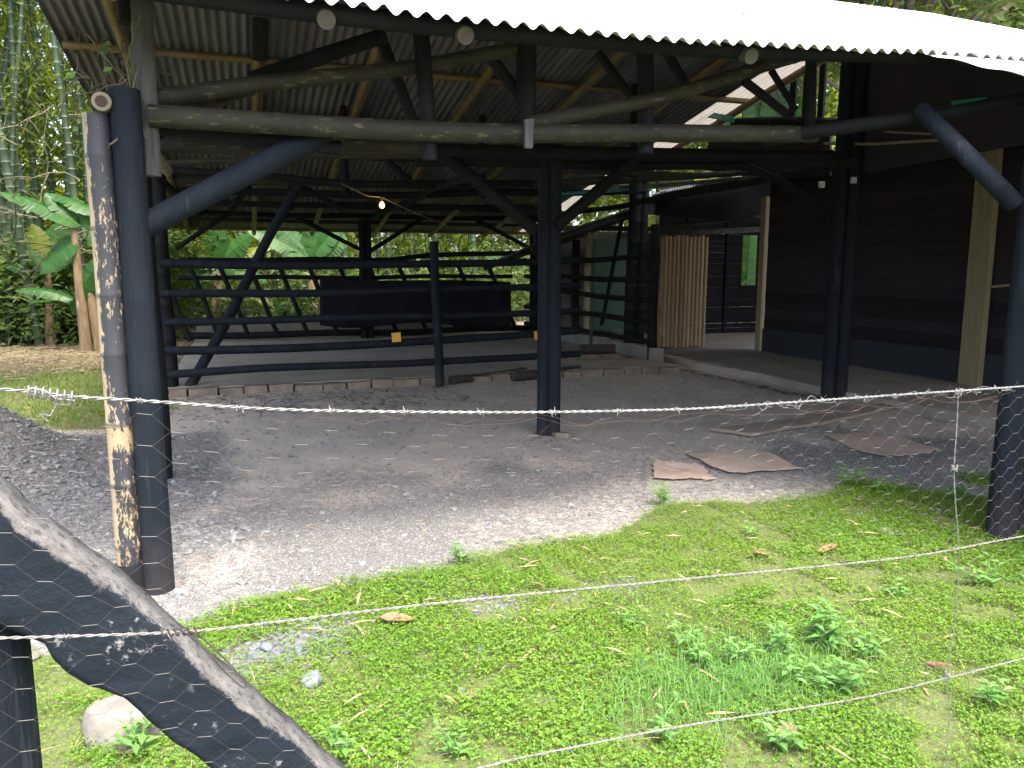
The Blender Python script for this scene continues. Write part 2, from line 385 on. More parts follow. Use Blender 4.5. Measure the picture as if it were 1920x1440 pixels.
def ground_mat():
    m, t, p = newmat('earth_and_gravel')
    pos = nd(t, 'ShaderNodeNewGeometry').outputs['Position']
    a = nd(t, 'ShaderNodeAttribute', attribute_name='zone')
    sp = nd(t, 'ShaderNodeSeparateColor'); t.links.new(a.outputs['Color'], sp.inputs[0])
    n1, n2, n3 = noise(t, pos, 2.0, 5), noise(t, pos, 18, 5), noise(t, pos, 75, 4)
    def soft(z, lo=.3, hi=.7):
        v = math_(t, 'ADD', z, math_(t, 'MULTIPLY', math_(t, 'SUBTRACT', n2, .5), .9)); return ramp(t, v, lo, hi)
    dirt = mixc(t, ramp(t, n1, .3, .7), (.42, .36, .295), (.32, .285, .24))  # dirt toned pale and gravel dark to soften the sun-to-shade contrast
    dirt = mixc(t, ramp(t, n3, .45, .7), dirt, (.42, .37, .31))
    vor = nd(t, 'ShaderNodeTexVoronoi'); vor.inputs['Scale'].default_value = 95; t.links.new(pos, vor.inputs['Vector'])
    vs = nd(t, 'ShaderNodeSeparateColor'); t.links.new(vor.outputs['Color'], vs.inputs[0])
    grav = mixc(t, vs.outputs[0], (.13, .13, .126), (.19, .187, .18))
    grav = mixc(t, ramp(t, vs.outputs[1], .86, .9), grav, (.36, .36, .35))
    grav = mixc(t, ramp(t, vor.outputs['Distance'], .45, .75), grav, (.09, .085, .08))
    soil = mixc(t, n2, (.105, .095, .048), (.08, .13, .03))
    hay = mixc(t, n3, (.22, .175, .10), (.14, .11, .065))
    mown = mixc(t, ramp(t, n2, .35, .65), (.085, .11, .035), (.19, .165, .08))
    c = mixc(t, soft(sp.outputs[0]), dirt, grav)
    c = mixc(t, soft(a.outputs['Alpha']), c, mown)
    c = mixc(t, soft(sp.outputs[2]), c, hay)
    c = mixc(t, soft(sp.outputs[1]), c, soil)
    t.links.new(c, p.inputs['Base Color']); p.inputs['Roughness'].default_value = .95; p.inputs['Specular IOR Level'].default_value = .15
    b = nd(t, 'ShaderNodeBump'); b.inputs['Strength'].default_value = .6; b.inputs['Distance'].default_value = .012
    h = math_(t, 'ADD', math_(t, 'MULTIPLY', vor.outputs['Distance'], -.6), n3)
    t.links.new(h, b.inputs['Height']); t.links.new(b.outputs[0], p.inputs['Normal'])
    return m
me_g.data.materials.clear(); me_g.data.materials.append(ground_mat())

# ------------------------------------------------------------------ concrete floors
SLABZ = .10
fl = MB(); fl.box((-1.05, 10.55, -.1), (6.35, 18.35, SLABZ))
tag(fl.build('concrete_floor', MT['concrete'], smooth=False), None, None, kind='structure')
be = MB(); x = -1.05
while x < 6.2:                                                        # brick lip along the front of the floor
    L = random.uniform(.27, .36); be.box((x, 10.40+random.uniform(-.012, .012), -.06), (x+L, 10.545, SLABZ+random.uniform(-.02, .012)), .008); x += L+.022
tag(be.build('brick_kerb', MT['brick'], smooth=False), None, None, kind='structure')
cu = MB(); cu.box((6.36, 11.2, -.05), (6.56, 16.2, .30), .01)
tag(cu.build('side_kerb', MT['block'], smooth=False), None, None, kind='structure')
bk = MB(); bk.box((-1.05, 18.36, -.05), (6.4, 18.55, .40), .01)
tag(bk.build('rear_kerb', MT['block'], smooth=False), None, None, kind='structure')
pf = MB()
pp = [G(1290, 690)[:2], G(1420, 712)[:2], G(1560, 745)[:2], G(1700, 772)[:2], G(1860, 805)[:2], (7.2, 3.0), (12, 3.0), (12, 16.0), (7.0, 16.0), (7.0, 13.2)]
n_ = len(pp); PV = [(q[0], q[1], -.05) for q in pp]+[(q[0], q[1], .10) for q in pp]
pf.add(PV, [tuple(range(n_, 2*n_)), tuple(range(n_-1, -1, -1))]+[(i, (i+1) % n_, n_+(i+1) % n_, n_+i) for i in range(n_)], flat=True)
tag(pf.build('house_pavement', MT['concrete'], smooth=False), None, None, kind='structure')

# ------------------------------------------------------------------ the shed
RY, RZ = 7.2, 4.47                 # ridge
EY, EZ = 3.5, 2.70                 # near eave
XL, XR = -1.75, 7.05
sN = (RZ-EZ)/(RY-EY)
def zfar(y): return 2.50+(18.6-y)*(RZ-2.50)/(18.6-RY)
def fe(x):
    x = np.asarray(x, float); return np.where(x < 3.6, .0176*(np.maximum(x, -2.2)-1.3)**2+.0108*(x-1.3), .118+.02*(x-3.6))
def znear(y, x=1.3): return EZ+(y-EY)*sN+fe(x)*(RY-y)/(RY-EY)
shed = thing('bamboo_shed', 'long open bamboo shed with black painted posts under a corrugated metal roof', 'shed', (2.5, 7.2, 0))
def part(mb, name, mat, label=None, parent=None):
    o = mb.build(name, MT[mat], parent or shed)
    if label: o['label'] = label
    return o
def pole(name, mat, pts, r, r1=None, label=None, **kw):
    mb = MB(); mb.pole(pts, r, r1, **kw); return part(mb, name, mat, label)

def corrugated(x0, x1, ya, yb, zf, pitch, amp, rows, stag, yfn=None, sheet=.83):
    n = int((x1-x0)/pitch*10); xs = np.linspace(x0, x1, n+1)
    sh = np.floor((xs-x0)/sheet).astype(int); rj = np.random.default_rng(5)
    off = rj.uniform(-stag, stag, sh.max()+2)[sh]; lift = rj.uniform(-.008, .008, sh.max()+2)[sh]
    Vs = []
    for k in range(rows+1):
        f = k/rows
        y0 = (ya if yfn is None else yfn(xs))+off; yy = y0*(1-f)+yb*f
        zz = (zf(yy, xs) if zf is znear else zf(yy))+amp*np.cos(2*np.pi*xs/pitch)+lift*(1-f)+.012*np.sin(xs*1.3+f*3)
        Vs.append(np.stack([xs, yy, zz], 1))
    Vv = np.concatenate(Vs); m = n+1
    a = (np.arange(rows)[:, None]*m+np.arange(n)[None]).ravel()
    return Vv, np.stack([a, a+1, a+1+m, a+m], 1)
Vv, Ff = corrugated(XL-.1, XR+.5, EY, RY, znear, .090, .015, 6, .055)
np_mesh('front_roof_slope', Vv, 4, MT['tin'], shed, smooth=True, faces=Ff)
Vv, Ff = corrugated(XL, 6.55, 18.6, RY, zfar, .10, .019, 8, .03)
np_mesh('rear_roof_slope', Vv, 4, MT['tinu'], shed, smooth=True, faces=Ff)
Vv, Ff = corrugated(6.49, XR, 18.6, RY, lambda y: zfar(y)+.006, .10, .019, 8, .03)
MT['clear'] = leafmat('translucent_sheet', [(.24, .235, .19), (.28, .27, .22)], .30)
o = np_mesh('translucent_roof_sheet', Vv, 4, MT['clear'], shed, smooth=True, faces=Ff); o['label'] = 'pale translucent sheets along the right end of the rear slope'
# the lower overlapping sheets at the right end of the eave
def nearplane(px, py, dz=-.03):
    d = ray(px, py); t = (EZ+.10+dz-EY*sN-HEYE)/(d[2]-sN*d[1]); return EYE+d*t
qa, qb = nearplane(1715, 100), nearplane(1922, 154)
sl = (qb[1]-qa[1])/(qb[0]-qa[0])
Vv, Ff = corrugated(qa[0], XR+.45, 0, 5.2, lambda y: znear(y, 4.2)-.032, .083, .006, 4, .0, yfn=lambda xs: qa[1]+(xs-qa[0])*sl)
o = np_mesh('lower_roof_sheet', Vv, 4, MT['tin'], shed, smooth=True, faces=Ff); o['label'] = 'longer roof sheet sticking out under the front eave'
rc = MB()
x = XL
while x < 5.8:
    L = random.uniform(.38, .46)
    rc.rings([(x, RY, RZ-.02), (x+.02, RY, RZ-.01), (x+L, RY, RZ+.015), (x+L+.03, RY, RZ+.0)], [.05, .085, .105, .06], None, 10); x += L
part(rc, 'ridge_cap', 'ridge')

# posts
A_base = G(300, 1105)
zt = PY(238, 168, A_base[1])[2]
pole('post', 'black', [A_base-np.array([0, 0, .05]), (A_base[0], A_base[1], zt)], .071, .067, 'thick black post with a flat top at the front left corner', node=.42, bump=1.012, n=24, wob=.001)
B_base = np.array([A_base[0]-.128, A_base[1]+.03, 0])
bq = PY(190, 190, B_base[1]-.09)
pole('post', 'peel', [B_base, (B_base[0], B_base[1], bq[2]-.042)], .062, .060, 'slim bamboo post whose black paint peels to bare yellow', node=.33, bump=1.03, n=24, wob=.001)
cb = MB(); cb.tube([B_base+np.array([0, 0, -.03]), B_base+np.array([0, 0, .12]), B_base+np.array([0, 0, .15])], [.088, .082, .07], 16); part(cb, 'post_collar', 'blackdark')
pole('beam', 'pale_bamboo', [bq, bq+np.array([.02, 3.0, .05])], .042, .042, 'cut bamboo beam end resting on the peeling post', bore_disc=True, n=18)
C_base = G(306, 898); pole('post', 'blackdark', [C_base, (C_base[0], C_base[1], 2.6)], .072, .07, node=.4, n=14)
for dx, rr in ((-.04, .095), (-.30, .075)):
    D = G(330, 735)+np.array([dx, 0, 0]); pole('post', 'blackdark', [(D[0], 10.75, 0), (D[0], 10.75, zfar(10.75)-.2)], rr, rr*.95, node=.4, n=14)
E0 = PY(282, 330, 4.2); E1 = PY(262, -30, 4.2)
pole('king_post', 'grey_wood', [E0, E1], .052, .05, 'silver weathered upright above the front left corner', node=.5, n=14)
CP = G(1028, 815)
for dx, dy, rr in ((-.045, .02, .064), (.042, -.02, .068)):
    pole('post', 'black', [(CP[0]+dx, CP[1]+dy, -.03), (CP[0]+dx, CP[1]+dy, 2.95)], rr, rr*.95, 'black post of two poles in the middle of the open yard', node=.4, bump=1.015, n=16, wob=.001)
P4 = G(1563, 748)
for dx, dy, rr in ((-.072, .03, .083), (.068, -.02, .088)):
    pole('post', 'black', [(P4[0]+dx, P4[1]+dy, 0), (P4[0]+dx, P4[1]+dy, 4.1)], rr, rr*.95, 'black post of two poles beside the house pavement', node=.4, bump=1.015, n=16, wob=.001)
R0 = G(1874, 1008)
pole('post', 'black', [R0, (R0[0]+.03, R0[1], 2.55)], .08, .078, 'black post at the front right corner beside the weeds', node=.42, bump=1.015, n=24, wob=.001)
pole('post', 'black', [(R0[0]+.19, R0[1]+.03, 0), (R0[0]+.22, R0[1]+.03, 2.6)], .09, .085, node=.42, n=20, wob=.001)
st = PY(1922, 563, R0[1]-.07); pole('stub', 'grey_bamboo', [st-np.array([.02, .12, 0]), st+np.array([.14, .1, 0])], .038, .038, bore_disc=True, node=.4)
# inner post rows at the ridge and rear
for px, base in ((686, 640), (1003, 648)):
    q = G(px, base, SLABZ); q[1] = 17.0; q = PY(px, 520, 17.0)
    for dx, rr in ((-.07, .075), (.08, .07)):
        pole('post', 'blackdark', [(q[0]+dx, 17.0+dx*.3, SLABZ), (q[0]+dx, 17.0+dx*.3, zfar(17)-.12)], rr, rr*.95, node=.4)
for px, Y, rr in ((1182, 12.3, .12), (1199, 12.25, .085)):
    q = PY(px, 600, Y); pole('post', 'blackdark', [(q[0], Y, 0), (q[0]+.05, Y, zfar(Y)-.1)], rr, rr*.95, node=.4)

# front frame, all near y = 4.1
def fr(name, mat, pts, r, Y=4.1, r1=None, label=None, **kw):
    return pole(name, mat, [PY(a, b, Y if len(c) == 0 else c[0]) for a, b, *c in pts], r, r1, label, **kw)
fr('beam', 'grey_bamboo', [(280, 217), (640, 238), (985, 249), (1300, 251), (1530, 252)], .054, 4.15, .050, 'long mossy bamboo tie beam across the front', node=.34, wob=.002, n=16)
fr('beam', 'blackdark', [(280, 236), (420, 252), (560, 268), (640, 278)], .042, 4.3, None, node=.34)
fr('beam', 'grey_bamboo', [(280, 186), (480, 158), (780, 122), (985, 88)], .042, 4.25, None, 'bent bamboo chord rising to the middle of the truss', node=.36, wob=.004)
fr('beam', 'grey_bamboo', [(990, 232), (1240, 184), (1440, 120), (1520, 98)], .042, 4.15, .04, node=.36, wob=.003)
fr('beam', 'blackdark', [(1430, 262, 4.25), (1750, 217, 3.75), (1930, 184, 3.4)], .044, 3.7, None, 'dark beam rising to the front right post', node=.4)
for a, b, mt, rr in (((987, 62), (985, 272), 'blackdark', .058), ((788, 52), (806, 300), 'blackdark', .045), ((1209, 92), (1211, 288), 'blackdark', .052), ((1521, 92), (1518, 268), 'blackdark', .036), ((488, 36), (486, 112), 'blackdark', .042), ((238, -10), (240, 44), 'blackdark', .05)):
    fr('king_post', mt, [a, b], rr, 4.22, None, node=.5)
kp = MB(); q = PY(991, 251, 4.07); kp.box(q-np.array([.022, .015, .075]), q+np.array([.022, .015, .075]), .003); part(kp, 'joint_plate', 'grey_wood')
for a, b, Y, rr in (((470, 152), (722, 66), 4.4, .045), ((918, 104), (992, 208), 4.3, .034), ((716, 80), (776, 232), 4.5, .036), ((1250, 98), (1290, 168), 4.4, .032), ((1395, 152), (1478, 216), 4.4, .03), ((1446, 132), (1492, 206), 4.5, .024), ((1120, 98), (1190, 190), 4.6, .03)):
    fr('brace', 'blackdark', [a, b], rr, Y, None, node=.4)
fr('brace', 'grey_bamboo', [(318, 214, 4.6), (420, 180, 5.2), (470, 168, 5.6)], .045, 4.6, None, 'mossy offcut pole resting across the front frame', node=.4)
# fascia under the eave with the pale rafter tails
pole('fascia_beam', 'blackdark', [(x, EY+.13, float(znear(EY+.13, x))-.058) for x in np.linspace(XL, XR+.4, 14)], .045, .045, node=.5, wob=.001)
for X in (-1.6, -.44, .39, 1.01, 2.55, 3.35, 4.6, 5.9):
    y0 = EY+(.06 if X < 3 else .7); dz = -.075
    pole('rafter', 'cut_dull', [(X, y0, float(znear(y0, X))+dz), (X, RY-.1, float(znear(RY-.1))+dz)], .040, .045, node=.4, wob=.001, bore_disc=True)
for Y in (4.6, 5.7, 6.7):
    pole('purlin', 'grey_bamboo', [(x, Y, float(znear(Y, x))-.035) for x in np.linspace(XL, XR+.3, 10)], .028, .028, node=.5, wob=.001)
# rear slope: rafters and purlins
for X in (-1.07, .27, 1.52, 2.92, 4.27, 5.6, 6.85):
    pole('rafter', 'yellow_bamboo', [(X, RY, zfar(RY)-.16), (X, 18.35, zfar(18.35)-.15)], .055, .048, 'yellow bamboo rafter under the rear slope', node=.45, wob=.002)
for Y in (8.0, 9.72, 11.4, 13.0, 14.6, 16.2, 17.5, 18.3):
    pole('purlin', 'yellow_bamboo' if Y < 10 or Y > 18 else 'grey_bamboo', [(XL+.05, Y, zfar(Y)-.065), (XR-.05, Y, zfar(Y)-.065)], .042, .04, node=.45, wob=.002)
pole('ridge_beam', 'blackdark', [(XL, RY, RZ-.28), (XR, RY, RZ-.28)], .06, .06, node=.5)
# middle frame, y about 6.8
fr('beam', 'blackdark', [(800, 283), (1100, 289), (1560, 292)], .068, 6.75, None, 'thick black tie beam on the middle posts', node=.45, wob=.002)
fr('beam', 'blackdark', [(780, 303), (1100, 306), (1400, 312)], .05, 6.9, None, node=.45)
fr('beam', 'grey_bamboo', [(282, 270), (500, 284), (800, 288)], .05, 6.75, None, 'mossy beam behind the front left brace', node=.45, wob=.002)
fr('beam', 'grey_bamboo', [(640, 272), (800, 275)], .055, 6.2, None, node=.4)
fr('brace', 'black', [(268, 425, 4.10), (440, 335, 4.18), (612, 247, 4.30)], .060, 4.2, .06, 'stout black brace from the left post up to the tie beam', node=.6, bump=1.01, wob=.001, n=20)
fr('brace', 'blackdark', [(1003, 432), (905, 350), (828, 292)], .06, 6.75, None, node=.6)
fr('brace', 'blackdark', [(1042, 425), (1120, 360), (1196, 292)], .058, 6.75, None, node=.6)
fr('brace', 'black', [(1728, 208, 3.72), (1820, 298, 3.3), (1902, 382, 3.2)], .05, 3.3, .05, 'grey black brace running down to the front right post', node=.6, bump=1.01, wob=.001, n=18)
fr('brace', 'blackdark', [(1545, 395), (1470, 345), (1400, 312)], .05, 7.6, None, node=.5)
# frames further in
fr('beam', 'grey_bamboo', [(284, 308), (463, 300)], .036, 9.6, None, node=.3)
fr('beam', 'blackdark', [(282, 318), (480, 330), (655, 342), (1000, 345)], .05, 10.6, None, node=.45)
fr('beam', 'grey_bamboo', [(330, 337), (655, 345), (1010, 344), (1200, 338)], .05, 10.9, None, 'grey tie beam above the rail fence', node=.4)
fr('beam', 'blackdark', [(330, 357), (660, 364), (1010, 362), (1210, 358)], .055, 11.8, None, node=.4)
fr('beam', 'blackdark', [(330, 378), (680, 386), (1020, 388)], .05, 14.2, None, node=.4)
fr('beam', 'blackdark', [(330, 398), (680, 406), (1020, 410)], .055, 16.9, None, node=.4)
fr('beam', 'grey_bamboo', [(1040, 316), (1150, 324), (1330, 330)], .04, 8.6, None, node=.4)
fr('beam', 'grey_bamboo', [(1040, 346), (1150, 336), (1260, 330), (1440, 322)], .045, 9.4, None, node=.4)
for X in (-.9, 2.6, 6.2):
    pole('beam', 'blackdark', [(X, 6.8, 2.72), (X, 17.0, 2.66)], .05, .045, node=.45)
for px, Y in ((648, 10.8), (905, 10.8), (545, 14), (1186, 9.4)):
    q = PY(px, 360, Y); pole('king_post', 'blackdark', [(q[0], Y, 2.6), (q[0], Y, zfar(Y)-.1)], .05, .048, node=.5)
for a, b, Y, rr in (((330, 466), (432, 400), 17, .05), ((556, 408), (684, 472), 17, .05), ((692, 472), (800, 404), 17, .05), ((884, 408), (1004, 470), 17, .05), ((655, 240), (770, 340), 10.6, .05), ((480, 330), (430, 395), 12, .05), ((640, 392), (560, 345), 14, .05)):
    fr('brace', 'blackdark', [a, b], rr, Y, None, node=.5)
q0 = PY(556, 352, 10.9); q1 = G(345, 730, SLABZ); pole('brace', 'black', [(q1[0], 10.75, 0), q0], .068, .062, 'long slanting black prop behind the rail fence', node=.5, bump=1.01)

# gable infill on the right end
gp = MB(); X = 7.02
ys = np.linspace(3.2, 7.75, 12)
top = [min(znear(y, 7), zfar(y))-.05 for y in ys]; bot = [2.78-.02*(i % 2) for i in range(12)]
bot = [2.72+.10*(7.75-y)/4.5 for y in ys]
Vg = [(X, y, b) for y, b in zip(ys, bot)]+[(X, y, t) for y, t in zip(ys, top)]
Vg += [(X+.03, y, z) for _, y, z in Vg]
k = len(ys); Fg = []
for i in range(k-1):
    Fg += [(i+1, i, k+i, k+i+1), (2*k+i, 2*k+i+1, 3*k+i+1, 3*k+i), (i, i+1, 2*k+i+1, 2*k+i), (k+i+1, k+i, 3*k+i, 3*k+i+1)]
Fg += [(0, 2*k, 3*k, k), (k-1, 2*k-1, 4*k-1, 3*k-1)]
gp.add(Vg, Fg, flat=True); part(gp, 'gable_panel', 'board', 'dark panel closing the right gable')
g2 = MB(); P2 = [PX(a, b, 7.0) for a, b in ((1316, 318), (1332, 250), (1480, 241), (1556, 240), (1556, 330), (1400, 332))]
g2.add([p for p in P2]+[p+np.array([.03, 0, 0]) for p in P2], [(5, 4, 3, 2, 1, 0), (6, 7, 8, 9, 10, 11)]+[(i, (i+1) % 6, 6+(i+1) % 6, 6+i) for i in range(6)], flat=True); part(g2, 'gable_panel', 'board')  # added panel standing in for the darkness among the beams
for px, t, b, wd in ((1490, 130, 232, .12), (1517, 112, 238, .13), (1545, 108, 240, .10)):
    p0, p1 = PX(px, t, 6.95), PX(px, b, 6.95); y = p0[1]
    s_ = MB(); s_.bar((6.95, y, p1[2]-.1), (6.95, y, zfar(y)-.12), wd, .03, (1, 0, 0)); part(s_, 'gable_slat', 'blackdark')
pole('beam', 'blackdark', [PX(1376, 230, 6.9), PX(1450, 228, 6.95), PX(1600, 232, 6.95)], .062, .062, node=.5)
gs = MB(); gs.bar(PX(1312, 212, 6.8), PX(1376, 224, 6.75), .02, .085); part(gs, 'green_strip', 'teal', 'green painted strip in the gable gap')
gs = MB(); gs.bar(PX(1785, 195, 6.9), PX(1850, 188, 6.9), .02, .06); part(gs, 'green_strip', 'teal')
gs = MB(); gs.tube([PX(1545, 269, 6.9), PX(1640, 270, 6.9), PX(1765, 262, 6.9)], .018, 8); part(gs, 'split_cane', 'pale_bamboo')
gs = MB(); gs.tube([PX(1660, 247, 6.9), PX(1760, 252, 6.9)], .012, 8); part(gs, 'split_cane', 'pale_bamboo')
# teal and grey pipes slung under the roof
pipe = MB(); pipe.tube([PY(1040, 364, 9.8), PY(1150, 357, 9.8), PY(1275, 343, 9.8), PY(1300, 339, 9.8)], .025, 10)
tag(pipe.build('plastic_pipe', MT['teal']), 'long teal plastic pipe slung under the roof beams', 'pipe')
pipe = MB(); pipe.tube([PY(1160, 352, 9.5), PY(1245, 348, 9.5), PY(1440, 330, 9.5)], .028, 10)
tag(pipe.build('plastic_pipe', MT['grey_wood']), 'light grey pipe slung beside the teal pipe under the roof', 'pipe')
for px, py in ((1541, 346), (1601, 338)):
    q = PY(px, py, P4[1]-.10); s_ = MB(); s_.box(q+np.array([-.035, -.01, -.035]), q+np.array([.035, .02, .035]), .002)
    s_.box(q+np.array([-.02, -.025, -.012]), q+np.array([.025, -.009, .008]), .002)
    tag(s_.build('electric_socket', MT['white'], smooth=False), 'small white socket on the %s side of the black post by the pavement' % ('left' if px < 1560 else 'right'), 'socket')
# round wire cage hung in the gable gap
cg = MB(); c0 = PX(1466, 180, 8.2); rad = .21
for f_ in (1, .75, .5, .2):
    pts = [c0+np.array([.0, math.cos(t)*rad*f_, math.sin(t)*rad*f_])+np.array([-.09*(1-f_), 0, 0]) for t in np.linspace(0, 2*math.pi, 25)]
    cg.tube(pts, .007, 5, False)
for k in range(-3, 4):
    h = k*.055; wv = math.sqrt(max(rad**2-h*h, 0)); cg.tube([c0+np.array([-.02, -wv, h]), c0+np.array([-.06, 0, h]), c0+np.array([-.02, wv, h])], .006, 5)
cg.tube([c0+np.array([0, 0, rad]), c0+np.array([0, 0, rad+.5])], .006, 5)
tag(cg.build('wire_cage', MT['wirecage'], origin=c0), 'round black wire cage hanging in the bright gable gap', 'cage')

# lamp: a bare bulb, lit
lb = thing('hanging_lamp', 'bare glowing bulb hanging on a slack cord under the roof', 'lamp', PY(716, 384, 9.0))
b0 = PY(716, 384, 9.0)
m, t, p = newmat('lit_bulb'); p.inputs['Emission Color'].default_value = (1, .36, .07, 1); p.inputs['Emission Strength'].default_value = .26; p.inputs['Base Color'].default_value = (1, .8, .5, 1)
MT['bulb'] = m
s_ = MB(); s_.rings([b0+np.array([0, 0, z]) for z in (-.04, -.032, -.005, .018, .035)], [.008, .026, .034, .026, .014], None, 14); s_.build('bulb', m, lb)
s_ = MB(); s_.tube([b0+np.array([0, 0, .036]), b0+np.array([0, 0, .085])], .017, 10); s_.build('socket', MT['blackdark'], lb)
s_ = MB(); s_.tube([PY(640, 344, 9.0), PY(690, 368, 9.0), b0+np.array([0, 0, .085]), PY(770, 396, 9.4), PY(840, 424, 9.8)], .006, 6); s_.build('cord', MT['vine'], lb)
pl = bpy.data.lights.new('bulb_light', 'POINT'); pl.energy = .9; pl.color = (1, .62, .28); pl.shadow_soft_size = .04
po = bpy.data.objects.new('bulb_light', pl); COL.objects.link(po); po.parent = lb; po.location = (0, -.08, -.02)

# ------------------------------------------------------------------ rail fences and rack
rf = thing('rail_fence', 'black bamboo rail fence along the front edge of the concrete floor', 'fence', (2.2, 10.4, 0))
def rail(root, pts, r, Y=None, mat='black', **kw):
    mb = MB(); mb.pole([PY(a, b, Y) for a, b in pts] if Y else pts, r, r*.95, **kw); return mb.build('rail', MT[mat], root)
for pts, rr in (([(300, 494), (640, 498), (985, 491), (1090, 487)], .052), ([(300, 551), (640, 548), (1000, 538), (1089, 535)], .05), ([(310, 605), (640, 597), (1000, 587), (1089, 582)], .048), ([(310, 658), (640, 650), (800, 639), (1000, 626), (1089, 619)], .056), ([(310, 703), (500, 690), (640, 684), (800, 680), (1087, 663)], .052)):
    rail(rf, pts, rr, 10.3, node=.4, wob=.003, n=14)
q = G(820, 722); mb = MB(); mb.pole([(q[0], 10.22, 0), (q[0]-.05, 10.22, PY(803, 452, 10.22)[2])], .062, .058, node=.4, bump=1.01, n=16); mb.build('post', MT['black'], rf)
sf = thing('rail_fence', 'dark rail fence running back from the tan cane door along the floor side', 'fence', (6.4, 12, 0))
for (yr, yl) in ((480, 494), (525, 518), (563, 542), (604, 575), (641, 606)):
    a = PY(1222, yr, 11.25); b = PY(985, yl, 16.4); rail(sf, [a, (a+b)/2, b], .05, mat='blackdark', node=.4)
for px, py, Y, tp in ((1222, 688, 11.3, 420), (1077, 640, 14.6, 450)):
    q = PY(px, py, Y); mb = MB(); mb.pole([(q[0]+.06, Y+.1, 0), (q[0]+.06, Y+.1, PY(px, tp, Y)[2])], .085, .08, node=.4); mb.build('post', MT['blackdark'], sf)
hr = thing('hay_rack', 'slatted black bamboo hay rack of slanting bars at the rear of the shed', 'rack', (2.3, 17.3, 0))
for pts, rr in (([(335, 488), (692, 487), (794, 480), (985, 474)], .06), ([(335, 521), (620, 520), (960, 518)], .05), ([(345, 630), (680, 624), (1000, 614)], .075)):
    rail(hr, pts, rr, 17.3, 'blackdark', node=.4)
for k in range(12):
    a = PY(345+k*55.5-45, 498 - k*.9, 17.25); b = PY(345+k*55.5+12, 640-k*2.2, 17.25)
    mb = MB(); mb.pole([a, b], .05, .048, node=.4, n=8); mb.build('bar', MT['blackdark'], hr)
# black sheet over the rack
sh = MB(); nx_, nz_ = 40, 10; Vs = []
for side in (0, 1):
    for j in range(nz_+1):
        for i in range(nx_+1):
            fx, fz = i/nx_, j/nz_
            p = PY(600+358*fx, (522+7*fx)*(1-fz)+(610+5*math.sin(fx*9))*fz, 16.7)
            Vs.append((p[0], p[1]+side*.05+.03*math.sin(fx*22+fz*2)*fz, p[2]-.02*math.sin(fx*6.3)*(1-fz)))
m_ = (nx_+1)*(nz_+1); Fs = []
for j in range(nz_):
    for i in range(nx_):
        a = j*(nx_+1)+i; Fs += [(a, a+nx_+1, a+nx_+2, a+1), (m_+a+1, m_+a+nx_+2, m_+a+nx_+1, m_+a)]
for i in range(nx_):
    a = i; b = nz_*(nx_+1)+i; Fs += [(a+1, m_+a+1, m_+a, a), (b, m_+b, m_+b+1, b+1)]
for j in range(nz_):
    a = j*(nx_+1); b = a+nx_; Fs += [(a, m_+a, m_+a+nx_+1, a+nx_+1), (b, b+nx_+1, m_+b+nx_+1, m_+b)]
sh.add(Vs, Fs); tag(sh.build('black_sheet', MT['cloth_and_shade']), 'wide black plastic sheet hung over the rear hay rack', 'sheet')
for px, py in ((743, 633), (1009, 629)):
    q = PY(px, py, 10.22); s_ = MB(); s_.bar(q+np.array([-.06, 0, .0]), q+np.array([.06, 0, .008]), .012, .125)
    tag(s_.build('yellow_tag', MT['tag'], smooth=False), 'small yellow card on the fence rail %s' % ('left of the rail post' if px < 900 else 'close beside the middle post'), 'tag')
# odds and ends on the floor
def log(p0, p1, r, label, mat='log'):
    mb = MB(); mb.pole([p0, p1], r, r*.92, node=.5, n=12, wob=.01); return tag(mb.build('log', MT[mat]), label, 'log')
g1 = lambda px, py, z: G(px, py, 0)+np.array([0, 0, z])
log(g1(845, 722, .06), g1(985, 704, .07), .062, 'dark log lying right of the rail post against the brick kerb')
log(g1(962, 716, .08), g1(1085, 702, .08), .075, 'dark log lying behind the foot of the middle post')
q = G(1117, 672, SLABZ); log(q+np.array([-.28, 0, .16]), q+np.array([.30, -.1, .16]), .09, 'short fat log lying on the red boards by the side kerb')
for k in range(3):
    s_ = MB(); s_.bar(q+np.array([-.38+.05*k, -.05*k, .02+.025*k]), q+np.array([.45-.04*k, -.16+.06*k, .02+.025*k]), .16, .022); tag(s_.build('board', MT['brick'], smooth=False), 'reddish board stacked under the short fat log', 'board', 'boards under the short log')
tr = thing('trestle', 'low whitish wooden trestle with crossed legs behind the side rails', 'trestle', G(1145, 655, .1))
t0, t1 = G(1112, 655, .1), G(1172, 660, .1); Y = 13.0
tl, trr, bl, br_ = PY(1108, 618, Y), PY(1178, 620, Y), PY(1108, 660, Y), PY(1178, 662, Y)
for nm, a, b, wd in (('top_rail', tl, trr, .06), ('leg', tl, bl, .05), ('leg', trr, br_, .05), ('cross_bar', PY(1135, 620, Y+.03), PY(1165, 660, Y+.03), .05), ('cross_bar', PY(1160, 622, Y-.03), PY(1128, 660, Y-.03), .05)):
    s_ = MB(); s_.bar(a, b, .04, wd, (0, 1, 0)); s_.build(nm, MT['grey_wood'], tr)

